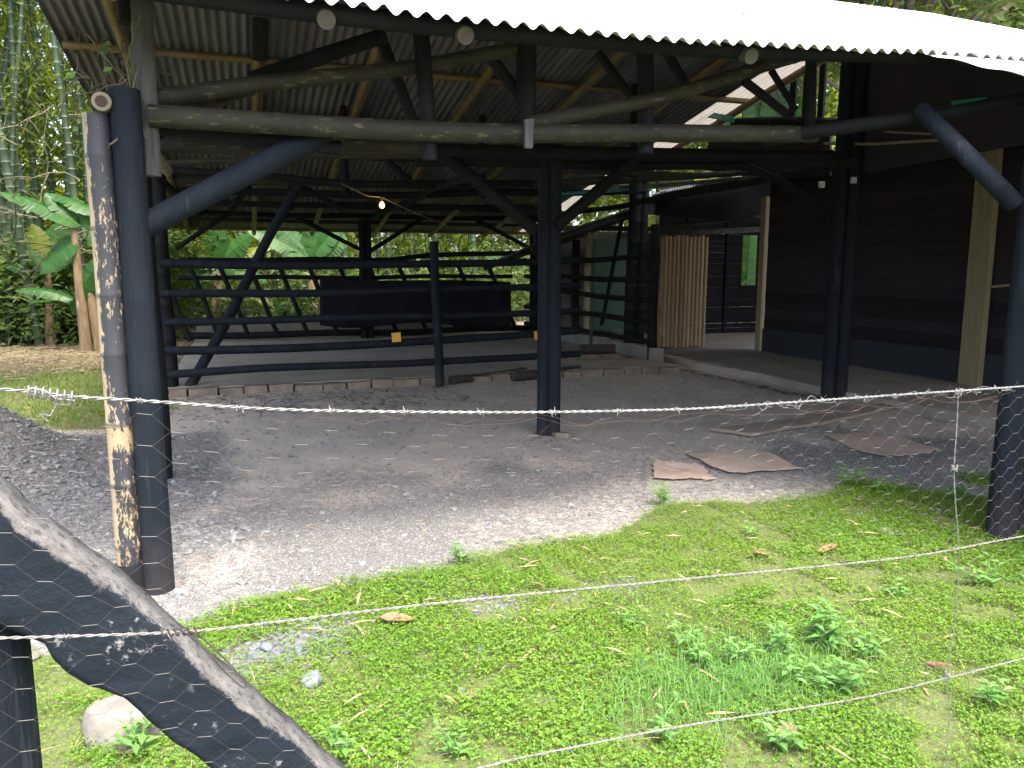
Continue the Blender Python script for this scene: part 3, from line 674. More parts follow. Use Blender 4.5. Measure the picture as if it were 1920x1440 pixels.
# ------------------------------------------------------------------ the house on the right
house = thing('wooden_house', 'dark boarded house side with cream posts and a cane door behind the pavement', 'house', (9.0, 9, .1))
def hpart(mb, name, mat, label=None, parent=None, smooth=False):
    o = mb.build(name, MT[mat], parent or house, smooth=smooth)
    if label: o['label'] = label
    return o
WX = 9.02
wl = MB(); z = .1; k = 0
while z < 3.2:
    h = .155; wl.box((WX+random.uniform(-.002, .002), 3.2, z), (WX+.05, 11.86, z+h-.003)); z += h
wl.box((WX+.03, 3.2, .1), (WX+.07, 11.86, 3.25)); hpart(wl, 'wall', 'board')
ws = MB(); ws.box((WX-.03, 3.2, .1), (WX-.008, 11.86, .52)); hpart(ws, 'skirting', 'darkskirt')
q = PX(1815, 725, WX-.1); cp = MB(); cp.bar((WX-.075, q[1], .1), (WX-.075, q[1], 3.3), .29, .09, (1, 0, 0)); hpart(cp, 'post', 'cream', 'wide cream post against the dark wall')
df = MB(); df.bar((WX+.02, 12.0, .1), (WX+.02, 12.0, 2.9), .13, .1, (1, 0, 0)); hpart(df, 'door_frame', 'cream')
s_ = MB(); s_.bar(PX(1838, 540, WX-.06), PX(1900, 534, WX-.06), .03, .03); hpart(s_, 'batten', 'cream')
xs = np.linspace(7.065, 12.6, 5); ysr = np.linspace(2.4, 12.42, 1200)
Vv = np.array([[(x, y, 2.98+(x-7.13)*.18) for x in xs] for y in ysr]); Vv[:, :, 2] += .012*np.cos(2*np.pi*Vv[:, :, 1]/.083)
a = (np.arange(1199)[:, None]*5+np.arange(4)[None]).ravel()
o = np_mesh('roof', Vv.reshape(-1, 3), 4, MT['tinu'], house, smooth=True, faces=np.stack([a, a+1, a+6, a+5], 1))  # roof added to keep sun off the pavement and wall
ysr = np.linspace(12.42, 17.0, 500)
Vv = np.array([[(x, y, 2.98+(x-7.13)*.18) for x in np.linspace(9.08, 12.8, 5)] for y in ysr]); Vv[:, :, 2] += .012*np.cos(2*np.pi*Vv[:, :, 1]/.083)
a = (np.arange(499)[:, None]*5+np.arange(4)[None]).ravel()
np_mesh('rear_shade_roof', Vv.reshape(-1, 3), 4, MT['tinu'], house, smooth=True, faces=np.stack([a, a+1, a+6, a+5], 1))  # unseen roof piece added to keep sun out of the back room
for y in (3.2, 4.6, 6.0, 7.4, 8.8, 10.2, 11.6):
    mb = MB(); mb.pole([(7.16, y, 2.91), (9.0, y, 3.24)], .045, .045, node=.4); mb.build('rafter', MT['blackdark'], house)
for x in (7.3, 8.2):
    mb = MB(); mb.pole([(x, 2.6, 2.86+(x-7.13)*.18), (x, 12.3, 2.86+(x-7.13)*.18)], .05, .05, node=.4); mb.build('beam', MT['blackdark'], house)
# cross wall with cane door and open doorway
DY = 12.9
xl, xm, xr = PY(1232, 600, DY)[0], PY(1322, 600, DY)[0], PY(1418, 600, DY)[0]
zc0, zc1 = .12, PY(1275, 442, DY)[2]
cn = MB(); x = xl; nc = 12; wd = (xm-xl)/nc
for i in range(nc): cn.pole([(x+wd/2, DY, zc0+random.uniform(-.02, .03)), (x+wd/2, DY, zc1+random.uniform(-.03, .02))], wd*.5, wd*.5, node=.5, n=10, wob=.001, ringw=.004); x += wd
hpart(cn, 'cane_door', 'tan_cane', smooth=True)
lt = MB(); lt.bar(PY(1225, 440, DY+.08), PY(1424, 430, DY+.08), .08, .10); hpart(lt, 'lintel', 'grey_bamboo')
# back wall of the room with slits and a window hole
BY = 15.6
x0, x1 = PY(1318, 560, BY)[0]-1.2, PY(1436, 560, BY)[0]+.9
wx0, wx1 = PY(1391, 500, BY)[0], PY(1419, 500, BY)[0]; wz0, wz1 = PY(1400, 535, BY)[2], PY(1400, 441, BY)[2]
bw = MB(); z = .1; rr = random.Random(4)
while z < 3.3:
    h = rr.choice((.12, .14, .17)); gap = rr.choice((.001, .002, .004, .012))
    zb = z+h-gap
    if zb < wz0 or z > wz1: bw.box((x0, BY, z), (x1, BY+.03, zb))
    else: bw.box((x0, BY, z), (wx0, BY+.03, zb)); bw.box((wx1, BY, z), (x1, BY+.03, zb))
    z += h
for a in (x0+.7, x0+1.75): bw.box((a, BY-.06, .1), (a+.09, BY-.004, 3.2))
bwo = hpart(bw, 'back_wall', 'cloth_and_shade')  # near-black colour stands in for the dimness inside the room
wf = MB()
for a, b in (((wx0-.05, BY-.03, wz0-.05), (wx1+.05, BY+.04, wz0)), ((wx0-.05, BY-.03, wz1), (wx1+.05, BY+.04, wz1+.05))): wf.box(a, b)
hpart(wf, 'window_frame', 'blackdark', parent=bwo)
rw = MB(); rw.box((x1, 12.0, .1), (x1+.05, BY+.03, 3.6)); hpart(rw, 'side_wall', 'board')
# lean-to roof beside the house, low edge over the floor side
lx0, lx1, ly0, ly1 = PY(1040, 441, 12.45)[0], 9.75, 12.45, 16.8
lz0 = PY(1040, 441, 12.45)[2]; e_ = PY(1430, 306, 12.45); ls_ = (e_[2]-lz0)/(e_[0]-lx0)
def lz(x, y=12.45): return lz0+(x-lx0)*ls_-(y-ly0)*.12
Vv = np.array([[(x, y, lz(x, y)) for x in np.linspace(lx0, lx1, 5)] for y in np.linspace(ly0, ly1, 521)])
Vv[:, :, 2] += .012*np.cos(2*np.pi*Vv[:, :, 1]/.083)
a = (np.arange(520)[:, None]*5+np.arange(4)[None]).ravel()
np_mesh('lean_to_roof', Vv.reshape(-1, 3), 4, MT['tinu'], house, smooth=True, faces=np.stack([a, a+1, a+6, a+5], 1))
for y in (12.6, 13.6, 14.6, 15.6, 16.6):
    mb = MB(); mb.pole([(lx0, y, lz(lx0, y)-.07), (lx1, y, lz(lx1, y)-.07)], .045, .045, node=.4); mb.build('rafter', MT['grey_bamboo'], house)
gq = [(PY(1190, 400, 12.5)[0], PY(1190, 400, 12.5)[2]), (9.6, PY(1420, 420, 12.5)[2]), (9.6, lz(9.6)-.03), (PY(1190, 400, 12.5)[0], lz(PY(1190, 400, 12.5)[0])-.03)]
gg = MB(); gg.add([(x, 12.5, z) for x, z in gq]+[(x, 12.53, z) for x, z in gq], [(0, 1, 2, 3), (7, 6, 5, 4), (0, 4, 5, 1), (1, 5, 6, 2), (2, 6, 7, 3), (3, 7, 4, 0)], flat=True); hpart(gg, 'lean_to_shade_panel', 'cloth_and_shade')  # added black panel standing in for the shade under the lean-to
mb = MB(); mb.pole([PY(1042, 428, 14.3), PY(1230, 428, 13.8), PY(1300, 424, 13.6)], .05, .05, node=.4); mb.build('beam', MT['grey_bamboo'], house)
mb = MB(); mb.pole([PY(1230, 424, 12.7), PY(1330, 418, 12.7), PY(1430, 404, 12.5)], .04, .04, node=.4); mb.build('beam', MT['grey_bamboo'], house)
mb = MB(); mb.pole([(PY(1100, 600, 14.6)[0], 14.6, .1), (PY(1100, 600, 14.6)[0], 14.6, 2.5)], .065, .06, node=.4); o = mb.build('post', MT['cream'], house); o['label'] = 'round beige post in front of the green panel'
# block wall and green panel at the back of the lean-to
bx0, bx1 = PY(1035, 560, 16.6)[0], PY(1232, 560, 16.6)[0]+.4
blk = MB(); z = .0; r_ = 0
while z < 2.35:
    x = bx0-(.2 if r_ % 2 else 0)
    while x < bx1:
        a, b = max(x, bx0), min(x+.39, bx1)
        if b-a > .03: blk.box((a+.005, 16.6, z+.005), (b-.005, 16.72, z+.185))
        x += .40
    z += .19; r_ += 1
blk.box((bx0, 16.612, 0), (bx1, 16.71, 2.3)); hpart(blk, 'block_wall', 'block')
gpn = MB(); a, b = PY(1113, 560, 15.6), PY(1166, 560, 15.6); gpn.box((a[0], 15.6, .1), (b[0]+.55, 15.64, 2.25)); hpart(gpn, 'green_panel', 'green')
s_ = MB(); s_.bar(PY(1168, 405, 14.2), PY(1128, 610, 14.2), .03, .12, (0, 1, 0)); tag(s_.build('leaning_plank', MT['blackdark'], smooth=False), 'dark plank leaning in front of the green panel', 'plank')

# ------------------------------------------------------------------ flat things on the dirt
def flat_piece(name, pts, th, mat, label, cat, curl=.007, jag=1.0, group=None):
    P = [G(*p) for p in pts]; c = sum(P)/len(P)
    Q = []
    for i, a in enumerate(P):                                         # ragged outline
        b = P[(i+1) % len(P)]
        for k in range(6): Q.append(a+(b-a)*k/6+np.array([random.uniform(-.014, .014), random.choice((-.03, -.006, 0, .006, .02)), 0])*jag)
    n = len(Q); Vt = []
    for ringf in (1.0, .55):
        for q in Q:
            r = c+(q-c)*ringf; zz = float(gz(r[0], r[1]))+.012+curl*(.5+.5*math.sin(r[0]*9+r[1]*5))*(1.3 if ringf == 1 else .5)
            Vt.append((r[0], r[1], zz+th))
    Vt.append((c[0], c[1], float(gz(c[0], c[1]))+.012+th+curl*.5))
    Vb = [(v[0], v[1], v[2]-th) for v in Vt[:n]]
    F_ = [(i, (i+1) % n, n+(i+1) % n, n+i) for i in range(n)]+[(n+i, n+(i+1) % n, 2*n) for i in range(n)]
    F_ += [(2*n+1+i, 2*n+1+(i+1) % n, (i+1) % n, i) for i in range(n)]
    mb = MB(); mb.add(Vt+Vb, F_)
    return tag(mb.build(name, MT[mat], smooth=False), label, cat, group)
flat_piece('cardboard_piece', [(1226, 872), (1305, 874), (1322, 884), (1346, 905), (1300, 902), (1262, 905), (1226, 902)], .006, 'card', 'small torn brown cardboard piece nearest the green weeds', 'cardboard')
flat_piece('cardboard_piece', [(1288, 853), (1380, 845), (1445, 850), (1502, 880), (1448, 884), (1390, 891), (1335, 880)], .006, 'card', 'larger flat cardboard sheet lying just behind the small torn piece', 'cardboard')
flat_piece('cardboard_piece', [(1545, 817), (1620, 811), (1680, 818), (1758, 846), (1700, 856), (1660, 859), (1600, 842)], .006, 'card', 'brown cardboard sheet lying behind the wire netting near the right post', 'cardboard')
flat_piece('plank', [(1332, 812), (1480, 790), (1560, 772), (1640, 762), (1692, 765), (1640, 776), (1520, 802), (1405, 822)], .03, 'plank', 'long dusty plank lying on the dirt toward the pavement', 'plank', .004, .25)
for px, py, L, a in ((745, 1178, 34, 12), (1428, 1052, 18, 5), (1758, 1262, 28, 3), (880, 1318, 16, 8), (1470, 1385, 26, 14), (1550, 1040, 20, 6)):
    flat_piece('dry_leaf', [(px-L, py+a*.3), (px-L*.4, py-a*.6), (px+L*.5, py-a*.7), (px+L, py-a*.2), (px+L*.3, py+a*.6), (px-L*.5, py+a*.8)], .004, 'deadleaf', 'curled brown dry leaf lying on the green ground cover', 'dry leaf', .03, .15, 'brown leaves on the ground cover')
bb = MB(); q = G(1046, 818); bb.box(q+np.array([-.05, -.05, 0]), q+np.array([.10, .05, .035]), .01); tag(bb.build('brick', MT['brick'], smooth=False), 'broken reddish brick at the foot of the middle post', 'brick')

# ------------------------------------------------------------------ stones
def stone(name, c, r, mat, label, cat='stone', group=None, sq=.6, seed=0, n=3):
    import bmesh
    bm = bmesh.new(); bmesh.ops.create_icosphere(bm, subdivisions=n, radius=1); rs = random.Random(seed)
    dirs = [Vector((rs.gauss(0, 1), rs.gauss(0, 1), rs.gauss(0, 1))).normalized() for _ in range(9)]; lim = [rs.uniform(.50, .9) for _ in dirs]
    for v in bm.verts:
        for d, l in zip(dirs, lim):
            e = v.co.dot(d)
            if e > l: v.co -= d*(e-l)*.85
        v.co = Vector((v.co.x*r[0], v.co.y*r[1], v.co.z*r[2]))
    me = bpy.data.meshes.new(name); bm.to_mesh(me); bm.free(); me.materials.append(MT[mat])
    me.polygons.foreach_set('use_smooth', [True]*len(me.polygons))
    o = bpy.data.objects.new(name, me); COL.objects.link(o); o.location = (c[0], c[1], float(gz(c[0], c[1]))+r[2]*.35); o.rotation_euler = (0, 0, rs.uniform(0, 6))
    return tag(o, label, cat, group)
q = G(258, 1378); stone('boulder', q, (.19, .14, .13), 'paleston', 'big pale stone in the grass under the slanting beam', seed=8, n=4)
GR = 'small stones in the ground cover'
for i, (px, py, s_) in enumerate(((585, 1283, .045), (865, 1292, .02), (898, 1222, .022), (1512, 1075, .018), (1205, 1242, .022), (1240, 1230, .014), (1755, 962, .03), (1868, 1201, .02), (1452, 1240, .025), (500, 1222, .03), (560, 1225, .025), (470, 1235, .025))):
    q = G(px, py); stone('stone', q, (s_*1.3, s_, s_*.8), 'stone', 'small grey stone lying in the green ground cover', group=GR, seed=20+i)
for i, (px, py, s_) in enumerate(((1748, 1252, .022), (1660, 1000, .05), (1690, 1004, .035), (60, 1232, .04))):
    q = G(px, py); stone('stone', q, (s_*1.3, s_, s_*.5), 'paleston', 'pale stone lying in the green ground cover', group='pale stones in the ground cover', seed=50+i)

# gravel lying loose: one mass of pebbles, one of grit
ICO = None
def pebbles(name, xy, rad, mat, label, kind='stuff', flat=.5):
    import bmesh
    bm = bmesh.new(); bmesh.ops.create_icosphere(bm, subdivisions=1, radius=1)
    iv = np.array([v.co for v in bm.verts]); jf = np.array([[v.index for v in f.verts] for f in bm.faces]); bm.free()
    N = len(xy); z = gz(xy[:, 0], xy[:, 1])
    jit = 1+RNG.uniform(-.42, .30, (N, len(iv), 1))
    sc = np.stack([rad*RNG.uniform(.8, 1.4, N), rad*RNG.uniform(.7, 1.1, N), rad*flat*RNG.uniform(.7, 1.2, N)], 1)
    P = iv[None]*jit*sc[:, None]
    a = RNG.uniform(0, 6.28, N); ca, sa = np.cos(a)[:, None], np.sin(a)[:, None]
    P = np.stack([P[..., 0]*ca-P[..., 1]*sa, P[..., 0]*sa+P[..., 1]*ca, P[..., 2]], -1)
    P += np.stack([xy[:, 0], xy[:, 1], z+rad*flat*.3], 1)[:, None]
    F_ = (np.arange(N)[:, None, None]*len(iv)+jf[None]).reshape(-1, 3)
    o = np_mesh(name, P.reshape(-1, 3), 3, MT[mat], faces=F_, smooth=False)
    return tag(o, label, 'gravel', kind=kind)
def sample(n, x0, x1, y0, y1, fn):
    out = []
    tot = 0
    while tot < n:
        xy = RNG.uniform((x0, y0), (x1, y1), (n*2, 2)); keep = RNG.uniform(0, 1, len(xy)) < fn(xy[:, 0], xy[:, 1])
        out.append(xy[keep]); tot += keep.sum()
        if len(out) > 40: break
    return np.concatenate(out)[:n]
edge_soft = lambda x, y: sst(y-yedge(x)+(hash2(x, y, 2.2, 9)-.5)*.3, -.05, .15)
xy = sample(7500, -4.2, .5, 3.4, 8.6, lambda x, y: edge_soft(x, y)*(sst(-x, -.35, .4))*(.08+.92*sst(hash2(x, y, 1.7, 31), .3, .75))*np.exp(-((y-5)/2.4)**2))
pebbles('gravel', xy, RNG.uniform(.006, .02, len(xy))*RNG.choice([.6, .8, 1, 1, 1.6], len(xy)), 'pebble', 'loose grey river pebbles around the front left posts')
xy = sample(30000, -.3, 5.2, 3.5, 9.0, lambda x, y: edge_soft(x, y)*(.06+.94*sst(hash2(x, y, 1.1, 40)*.7+hash2(x, y, 3.7, 41)*.3, .3, .75))*np.exp(-((y-4.6)/1.9)**2)*(y > 3.4))
pebbles('gravel', xy, RNG.uniform(.003, .008, len(xy)), 'grit', 'fine pale grey gravel spread over the yard in front of the shed')
xy = sample(2600, -.6, 6.4, 3.6, 10.2, lambda x, y: edge_soft(x, y)*(.1+.9*hash2(x, y, 1.3, 45)))
pebbles('gravel', xy, RNG.choice([.006, .009, .012, .018, .024], len(xy)), 'pebble', 'stray darker pebbles scattered over the dirt yard')
pc = [G(520, 1225)[:2], G(640, 1180)[:2], G(900, 1140)[:2], G(1160, 1105)[:2], G(450, 1240)[:2], G(570, 1200)[:2]]
xy = np.concatenate([RNG.normal(c, (.13, .10), (n, 2)) for c, n in zip(pc, (260, 110, 120, 70, 160, 160))])
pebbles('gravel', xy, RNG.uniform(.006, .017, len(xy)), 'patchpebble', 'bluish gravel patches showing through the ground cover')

# ------------------------------------------------------------------ ground cover
def in_cover(x, y):
    d = yedge(x)-y+(hash2(x, y, 2.2, 9)-.5)*.28
    a = sst(d, -.08, .15)*(x < 6.4)
    for c, rr in zip(pc, (.16, .11, .13, .10, .12, .13)): a = a*(1-.8*np.exp(-((x-c[0])**2+(y-c[1])**2)/rr**2))
    return a*(.12+.88*sst(hash2(x, y, 3.1, 50)*.55+hash2(x, y, 9, 51)*.45, .27, .52))
N = 200000
xy = sample(N, -2.2, 6.2, 1.2, 4.9, lambda x, y: in_cover(x, y)*np.clip(1.25-.16*y, .35, 1))
N = len(xy); hgt = RNG.uniform(.006, .042, N)*(.6+.9*hash2(xy[:, 0], xy[:, 1], 2.5, 60))
c = np.stack([xy[:, 0], xy[:, 1], gz(xy[:, 0], xy[:, 1])+hgt], 1)
a0 = RNG.uniform(0, 6.28, N); Ls = RNG.uniform(.0045, .0098, N)*(.8+.5*hash2(xy[:, 0], xy[:, 1], 1.5, 61)); tilt = RNG.normal(0, .28, (N, 2))
Q = []
for k in range(3):
    a = a0+k*2.094+RNG.normal(0, .2, N)
    d = np.stack([np.cos(a), np.sin(a), RNG.normal(.05, .3, N)], 1); nr = np.stack([tilt[:, 0], tilt[:, 1], np.ones(N)], 1)
    Q.append(kites(c, d, nr, Ls*1.05, Ls*1.0))
tag(np_mesh('ground_cover', np.stack(Q, 1).reshape(-1, 3), 4, MT['clover']), 'low bright green clover-like ground cover in the foreground', 'ground cover', kind='stuff')
def blades(name, xy, Lr, Wr, mat, label, cat='grass', lean=.6):
    N = len(xy); L = RNG.uniform(*Lr, N); W = RNG.uniform(*Wr, N); a = RNG.uniform(0, 6.28, N); lf = RNG.uniform(.15, lean, N)
    b = np.stack([xy[:, 0], xy[:, 1], gz(xy[:, 0], xy[:, 1])-.004], 1); h = np.stack([np.cos(a), np.sin(a), 0*a], 1); s = np.stack([-np.sin(a), np.cos(a), 0*a], 1)
    L_, W_, l_ = L[:, None], W[:, None], lf[:, None]; up = np.array([0, 0, 1.0])
    m1 = b+up*L_*.6*(1-.3*l_)+h*L_*.3*l_; tp = b+up*L_*(1-.75*l_)+h*L_*l_
    V0 = np.stack([b-s*W_*.5, b+s*W_*.5, m1+s*W_*.42, m1-s*W_*.42, tp], 1)
    idx = np.arange(N)[:, None]*5
    quad = np.concatenate([idx+np.array([[0, 1, 2, 3]]), idx+np.array([[3, 2, 4, 4]])])
    tri = np.concatenate([idx+np.array([[0, 1, 2]]), idx+np.array([[0, 2, 3]]), idx+np.array([[3, 2, 4]])])
    return tag(np_mesh(name, V0.reshape(-1, 3), 3, MT[mat], faces=tri), label, cat, kind='stuff')
xy = sample(150000, -2.2, 6.2, 1.2, 4.9, lambda x, y: in_cover(x, y)*(.15+.85*sst(hash2(x, y, 1.6, 70)*.6+hash2(x, y, 4.3, 71)*.4, .3, .65))*np.clip(1.5-.25*y, .25, 1))
blades('grass', xy, (.02, .065), (.0015, .0032), 'blade', 'fine green grass blades growing through the ground cover')
gc = G(1370, 1290)[:2]
xy = RNG.normal(gc, (.30, .13), (2600, 2)); blades('grass', xy, (.07, .17), (.002, .004), 'weed', 'taller tuft of thin grass in the foreground', lean=.9)
xy = sample(26000, -7, -.6, 8.0, 17.6, lambda x, y: sst(-.75-x+(hash2(x, y, 1, 9)-.5)*.6, 0, .3)*(.3+.7*hash2(x, y, 1.2, 77))*sst(y, 8.0, 9.2)*(1-.8*sst(y, 12.5, 15)))
blades('grass', xy, (.03, .08), (.006, .012), 'blade', 'short mown grass on the left behind the gravel heap')
# hay strip and dry leaf litter
def strewn(name, xy, Lr, Wr, mat, label, zoff, cat='leaf litter', zr=.25):
    N = len(xy); a = RNG.uniform(0, 6.28, N)
    c = np.stack([xy[:, 0], xy[:, 1], gz(xy[:, 0], xy[:, 1])+RNG.uniform(.003, 1, N)*zoff+.003], 1)
    d = np.stack([np.cos(a), np.sin(a), RNG.normal(0, zr, N)*.5], 1); n_ = np.stack([RNG.normal(0, zr, N), RNG.normal(0, zr, N), np.ones(N)], 1)
    return tag(np_mesh(name, kites(c, d, n_, RNG.uniform(*Lr, N), RNG.uniform(*Wr, N)).reshape(-1, 3), 4, MT[mat]), label, cat, kind='stuff')
xy = sample(16000, -8, -.5, 11.0, 18.0, lambda x, y: sst(-.6-x, 0, .3)*sst(y+(hash2(x, y, .8, 80)-.5)*3, 12.0, 15.2))
strewn('hay', xy, (.10, .28), (.008, .02), 'hay', 'strip of cut dry hay in front of the bamboo grove', .06, 'hay')
xy = sample(360, -2, 6, 1.3, 4.8, lambda x, y: in_cover(x, y)*(.4+.6*hash2(x, y, 1.2, 90)))
strewn('leaf_litter', xy, (.05, .14), (.008, .018), 'litter', 'dry tan bamboo leaves scattered on the ground cover', .045)
xy = sample(520, -1, 6.5, 4.3, 10.3, lambda x, y: edge_soft(x, y)*(.3+.7*hash2(x, y, .8, 91))); strewn('leaf_litter', xy, (.03, .12), (.004, .012), 'litter', 'bits of straw and dry leaf on the dirt yard', .006, zr=.1)
f_ = RNG.uniform(0, 1, 420)[:, None]; a_, b_ = G(1288, 694)[:2], G(1552, 750)[:2]
strewn('leaf_litter', a_*(1-f_)+b_*f_+RNG.normal(-.07, .05, (420, 2)), (.02, .08), (.01, .03), 'log', 'dark damp crumbs of soil along the pavement edge', .018, zr=.2)
xy = np.concatenate([RNG.normal(G(px, py)[:2], (.16, .14), (45, 2)) for px, py in ((1030, 825), (1563, 755), (308, 905), (1218, 695), (820, 728))]); strewn('leaf_litter', xy, (.02, .10), (.004, .014), 'log', 'crumbs of bark and dead leaf gathered at the feet of the posts', .014, zr=.2)
xy = sample(900, -1.0, 2.6, 8.6, 10.3, lambda x, y: .3+.7*hash2(x, y, 1.5, 92)); strewn('leaf_litter', xy, (.05, .22), (.008, .016), 'log', 'dark twigs and husks along the brick kerb', .012, zr=.15)
xy = sample(900, -2, 6, 1.3, 4.8, lambda x, y: in_cover(x, y)*sst(hash2(x, y, 1.7, 93), .35, .7)); strewn('straw', xy, (.03, .16), (.0015, .004), 'hay', 'thin straw stalks strewn over the ground cover', .05, 'straw')
# broad-leaved weeds, one object each
def weed(px, py, size, nl, label, group=None, up=.9):
    size *= 1.35
    q = G(px, py); q = np.array([q[0], q[1], float(gz(q[0], q[1]))])
    rt = thing('weed_plant', label, 'weed', q, group)
    stm = MB(); ns = max(2, nl//7); Qs = []
    for s_ in range(ns):
        tip = q+np.array([random.gauss(0, size*.35), random.gauss(0, size*.35), size*random.uniform(.5, 1)*up])
        mid = q*.4+tip*.6+np.array([random.gauss(0, .01), random.gauss(0, .01), .01]); stm.tube([q, mid, tip], [.003, .0022, .001], 5)
        for k in range(7):
            f = .25+.75*k/6; p = q*(1-f)+tip*f if f > .6 else q+(mid-q)*f/.6
            a = k*2.4+random.uniform(-.4, .4); d = np.array([[math.cos(a), math.sin(a), random.uniform(-.1, .6)]])
            L = size*random.uniform(.3, .5)*(1.15-.5*f)
            Qs.append(kites(p[None], d, np.array([[0, 0, 1.]]), np.array([L]), np.array([L*.42]), .12))
    stm.build('stem', MT['weed'], rt); np_mesh('leaves', np.concatenate(Qs).reshape(-1, 3), 4, MT['weed'], rt)
    return rt
WG = 'leafy weeds standing in the ground cover'
for px, py, s_, nl in ((1530, 1215, .17, 56), (1460, 1240, .13, 42), (1325, 1265, .13, 35), (1380, 1250, .12, 35), (1580, 1300, .14, 42), (1280, 1215, .10, 28), (1180, 1180, .09, 28), (1620, 1235, .12, 35), (1500, 1290, .12, 35), (1860, 1330, .11, 35), (1690, 1120, .09, 28), (1470, 1405, .12, 35), (640, 1420, .10, 28), (860, 1420, .09, 28), (1240, 1395, .10, 28)):
    weed(px, py, s_, nl, 'broad-leaved green weed standing in the foreground ground cover', WG)
for px, py, s_, nl, lb_ in ((1244, 948, .13, 35, 'leafy weed at the edge of the gravel in front of the torn cardboard'), (860, 1058, .11, 28, 'single leafy weed at the edge of the pale gravel'), (1590, 915, .16, 49, 'bushy weed at the shaded edge before the right cardboard'), (1640, 925, .13, 35, 'low weed next to the bushy one at the shaded edge'), (1905, 985, .22, 42, 'tall weed against the front right post'), (1800, 940, .15, 42, 'weed beside the vertical tie wire near the right post'), (262, 1420, .12, 42, 'weed growing in front of the big pale stone'), (1410, 1010, .10, 28, 'small weed in the shaded middle of the ground cover'), (1840, 1100, .13, 42, 'leafy weed at the far right of the ground cover')):
    weed(px, py, s_, nl, lb_)

# ------------------------------------------------------------------ wire fence in front
wf_ = thing('wire_fence', 'barbed wire fence with hexagonal chicken netting across the foreground', 'fence', (.6, FA+.6*FB, .5))
def spline(P, step):
    P = [Vector(p) for p in P]; out = []
    for i in range(len(P)-1):
        p0 = P[max(i-1, 0)]; p1 = P[i]; p2 = P[i+1]; p3 = P[min(i+2, len(P)-1)]; n = max(2, int((p2-p1).length/step))
        for k in range(n):
            t = k/n; out.append(.5*((2*p1)+(-p0+p2)*t+(2*p0-5*p1+4*p2-p3)*t*t+(-p0+3*p1-3*p2+p3)*t**3))
    out.append(P[-1]); return out
def barbed(pix, off, r=.0013, barbgap=.128, start=0.05):
    C = spline([PF(a, b, off) for a, b in pix], .0035); mb = MB(); s = 0; nxt = start
    A, Bq = [], []
    for i, c in enumerate(C):
        d = (C[min(i+1, len(C)-1)]-C[max(i-1, 0)]).normalized(); u = d.cross(Vector((0, 0, 1))).normalized(); v = u.cross(d)
        if i: s += (c-C[i-1]).length
        th = s/.034*2*math.pi
        A.append(c+(u*math.cos(th)+v*math.sin(th))*r*1.05); Bq.append(c-(u*math.cos(th)+v*math.sin(th))*r*1.05)
        if s > nxt:
            nxt += barbgap*random.uniform(.9, 1.1); H = []
            for k in range(22):
                t = k/21*4*math.pi; H.append(c+d*(k/21-.5)*.009+(u*math.cos(t)+v*math.sin(t))*r*2.5)
            mb.tube(H, r*.75, 5)
            for sg in (-1, 1):
                a = random.uniform(0, 6.28); e = u*math.cos(a)+v*math.sin(a)
                mb.rings([c+d*sg*.004-e*.006, c+d*sg*.004, c+d*sg*.005+e*.010], [.0003, r*.75, .0003], None, 5)
    mb.tube(A, r, 6); mb.tube(Bq, r, 6)
    return mb
TOPW = [(-260, 722), (0, 730), (130, 743), (290, 753), (470, 765), (660, 771), (980, 773), (1210, 769), (1340, 764), (1600, 746), (1790, 733), (1920, 724), (2250, 700)]
barbed(TOPW, 0).build('barbed_wire', MT['wire'], wf_)
barbed([(-200, 1200), (60, 1195), (300, 1187), (390, 1181), (520, 1166), (840, 1129), (1300, 1084), (1700, 1044), (1920, 1005), (2250, 950)], 0, .00115).build('barbed_wire', MT['oldwire'], wf_)
barbed([(500, 1560), (900, 1440), (1080, 1400), (1300, 1358), (1600, 1311), (1780, 1270), (1920, 1234), (2250, 1150)], 0, .00115).build('barbed_wire', MT['oldwire'], wf_)
vw = MB()
vp = spline([PF(a, b, .004) for a, b in ((1797, 733), (1794, 800), (1789, 880), (1792, 950), (1797, 1010), (1797, 1080), (1790, 1170), (1776, 1262), (1780, 1330), (1774, 1440), (1770, 1560))], .006)
A, Bq = [], []
for i, c in enumerate(vp):
    A.append(c+Vector((math.cos(i*.9), .4*math.sin(i*.9), 0))*.0012); Bq.append(c-Vector((math.cos(i*.9), .4*math.sin(i*.9), 0))*.0012)
vw.tube(A, .0008, 5); vw.tube(Bq, .0008, 5)
for a, b in ((1797, 735), (1789, 878), (1776, 1264)):
    c = Vector(PF(a, b, .002))
    for k in range(3): vw.tube([c+Vector((math.cos(t)*.008, math.sin(t)*.006, (k-1)*.005+math.sin(t*2+k)*.004)) for t in np.linspace(0, 6.0, 14)], .0011, 4)
vw.build('tie_wire', MT['oldwire'], wf_)
# wrapped splice on the left of the top strand
sw = MB(); H = []
for k in range(150):
    f = k/149; c = Vector(PF(48+95*f, 734+11*f)); t = f*2*math.pi*7; H.append(c+Vector((math.sin(t)*.002, math.cos(t)*.006, math.sin(t)*.007)))
sw.tube(H, .0013, 5)
for pix in (((95, 742), (100, 757), (128, 760), (142, 748)), ((110, 752), (95, 780), (75, 776), (90, 790))): sw.tube([PF(a, b, .003) for a, b in pix], .0013, 5)
sw.tube([PF(a, b, -.004) for a, b in ((50, 735), (60, 727), (85, 733), (105, 748), (140, 751))], .0013, 5)
sw.build('wire_splice', MT['wire'], wf_)
tw_ = MB(); tw_.tube(spline([PF(a, b, -.012) for a, b in ((330, 1178), (352, 1190), (385, 1218), (430, 1268), (458, 1290), (461, 1280), (440, 1255), (400, 1215), (368, 1188), (345, 1182))], .01), .0012, 5)
H = []
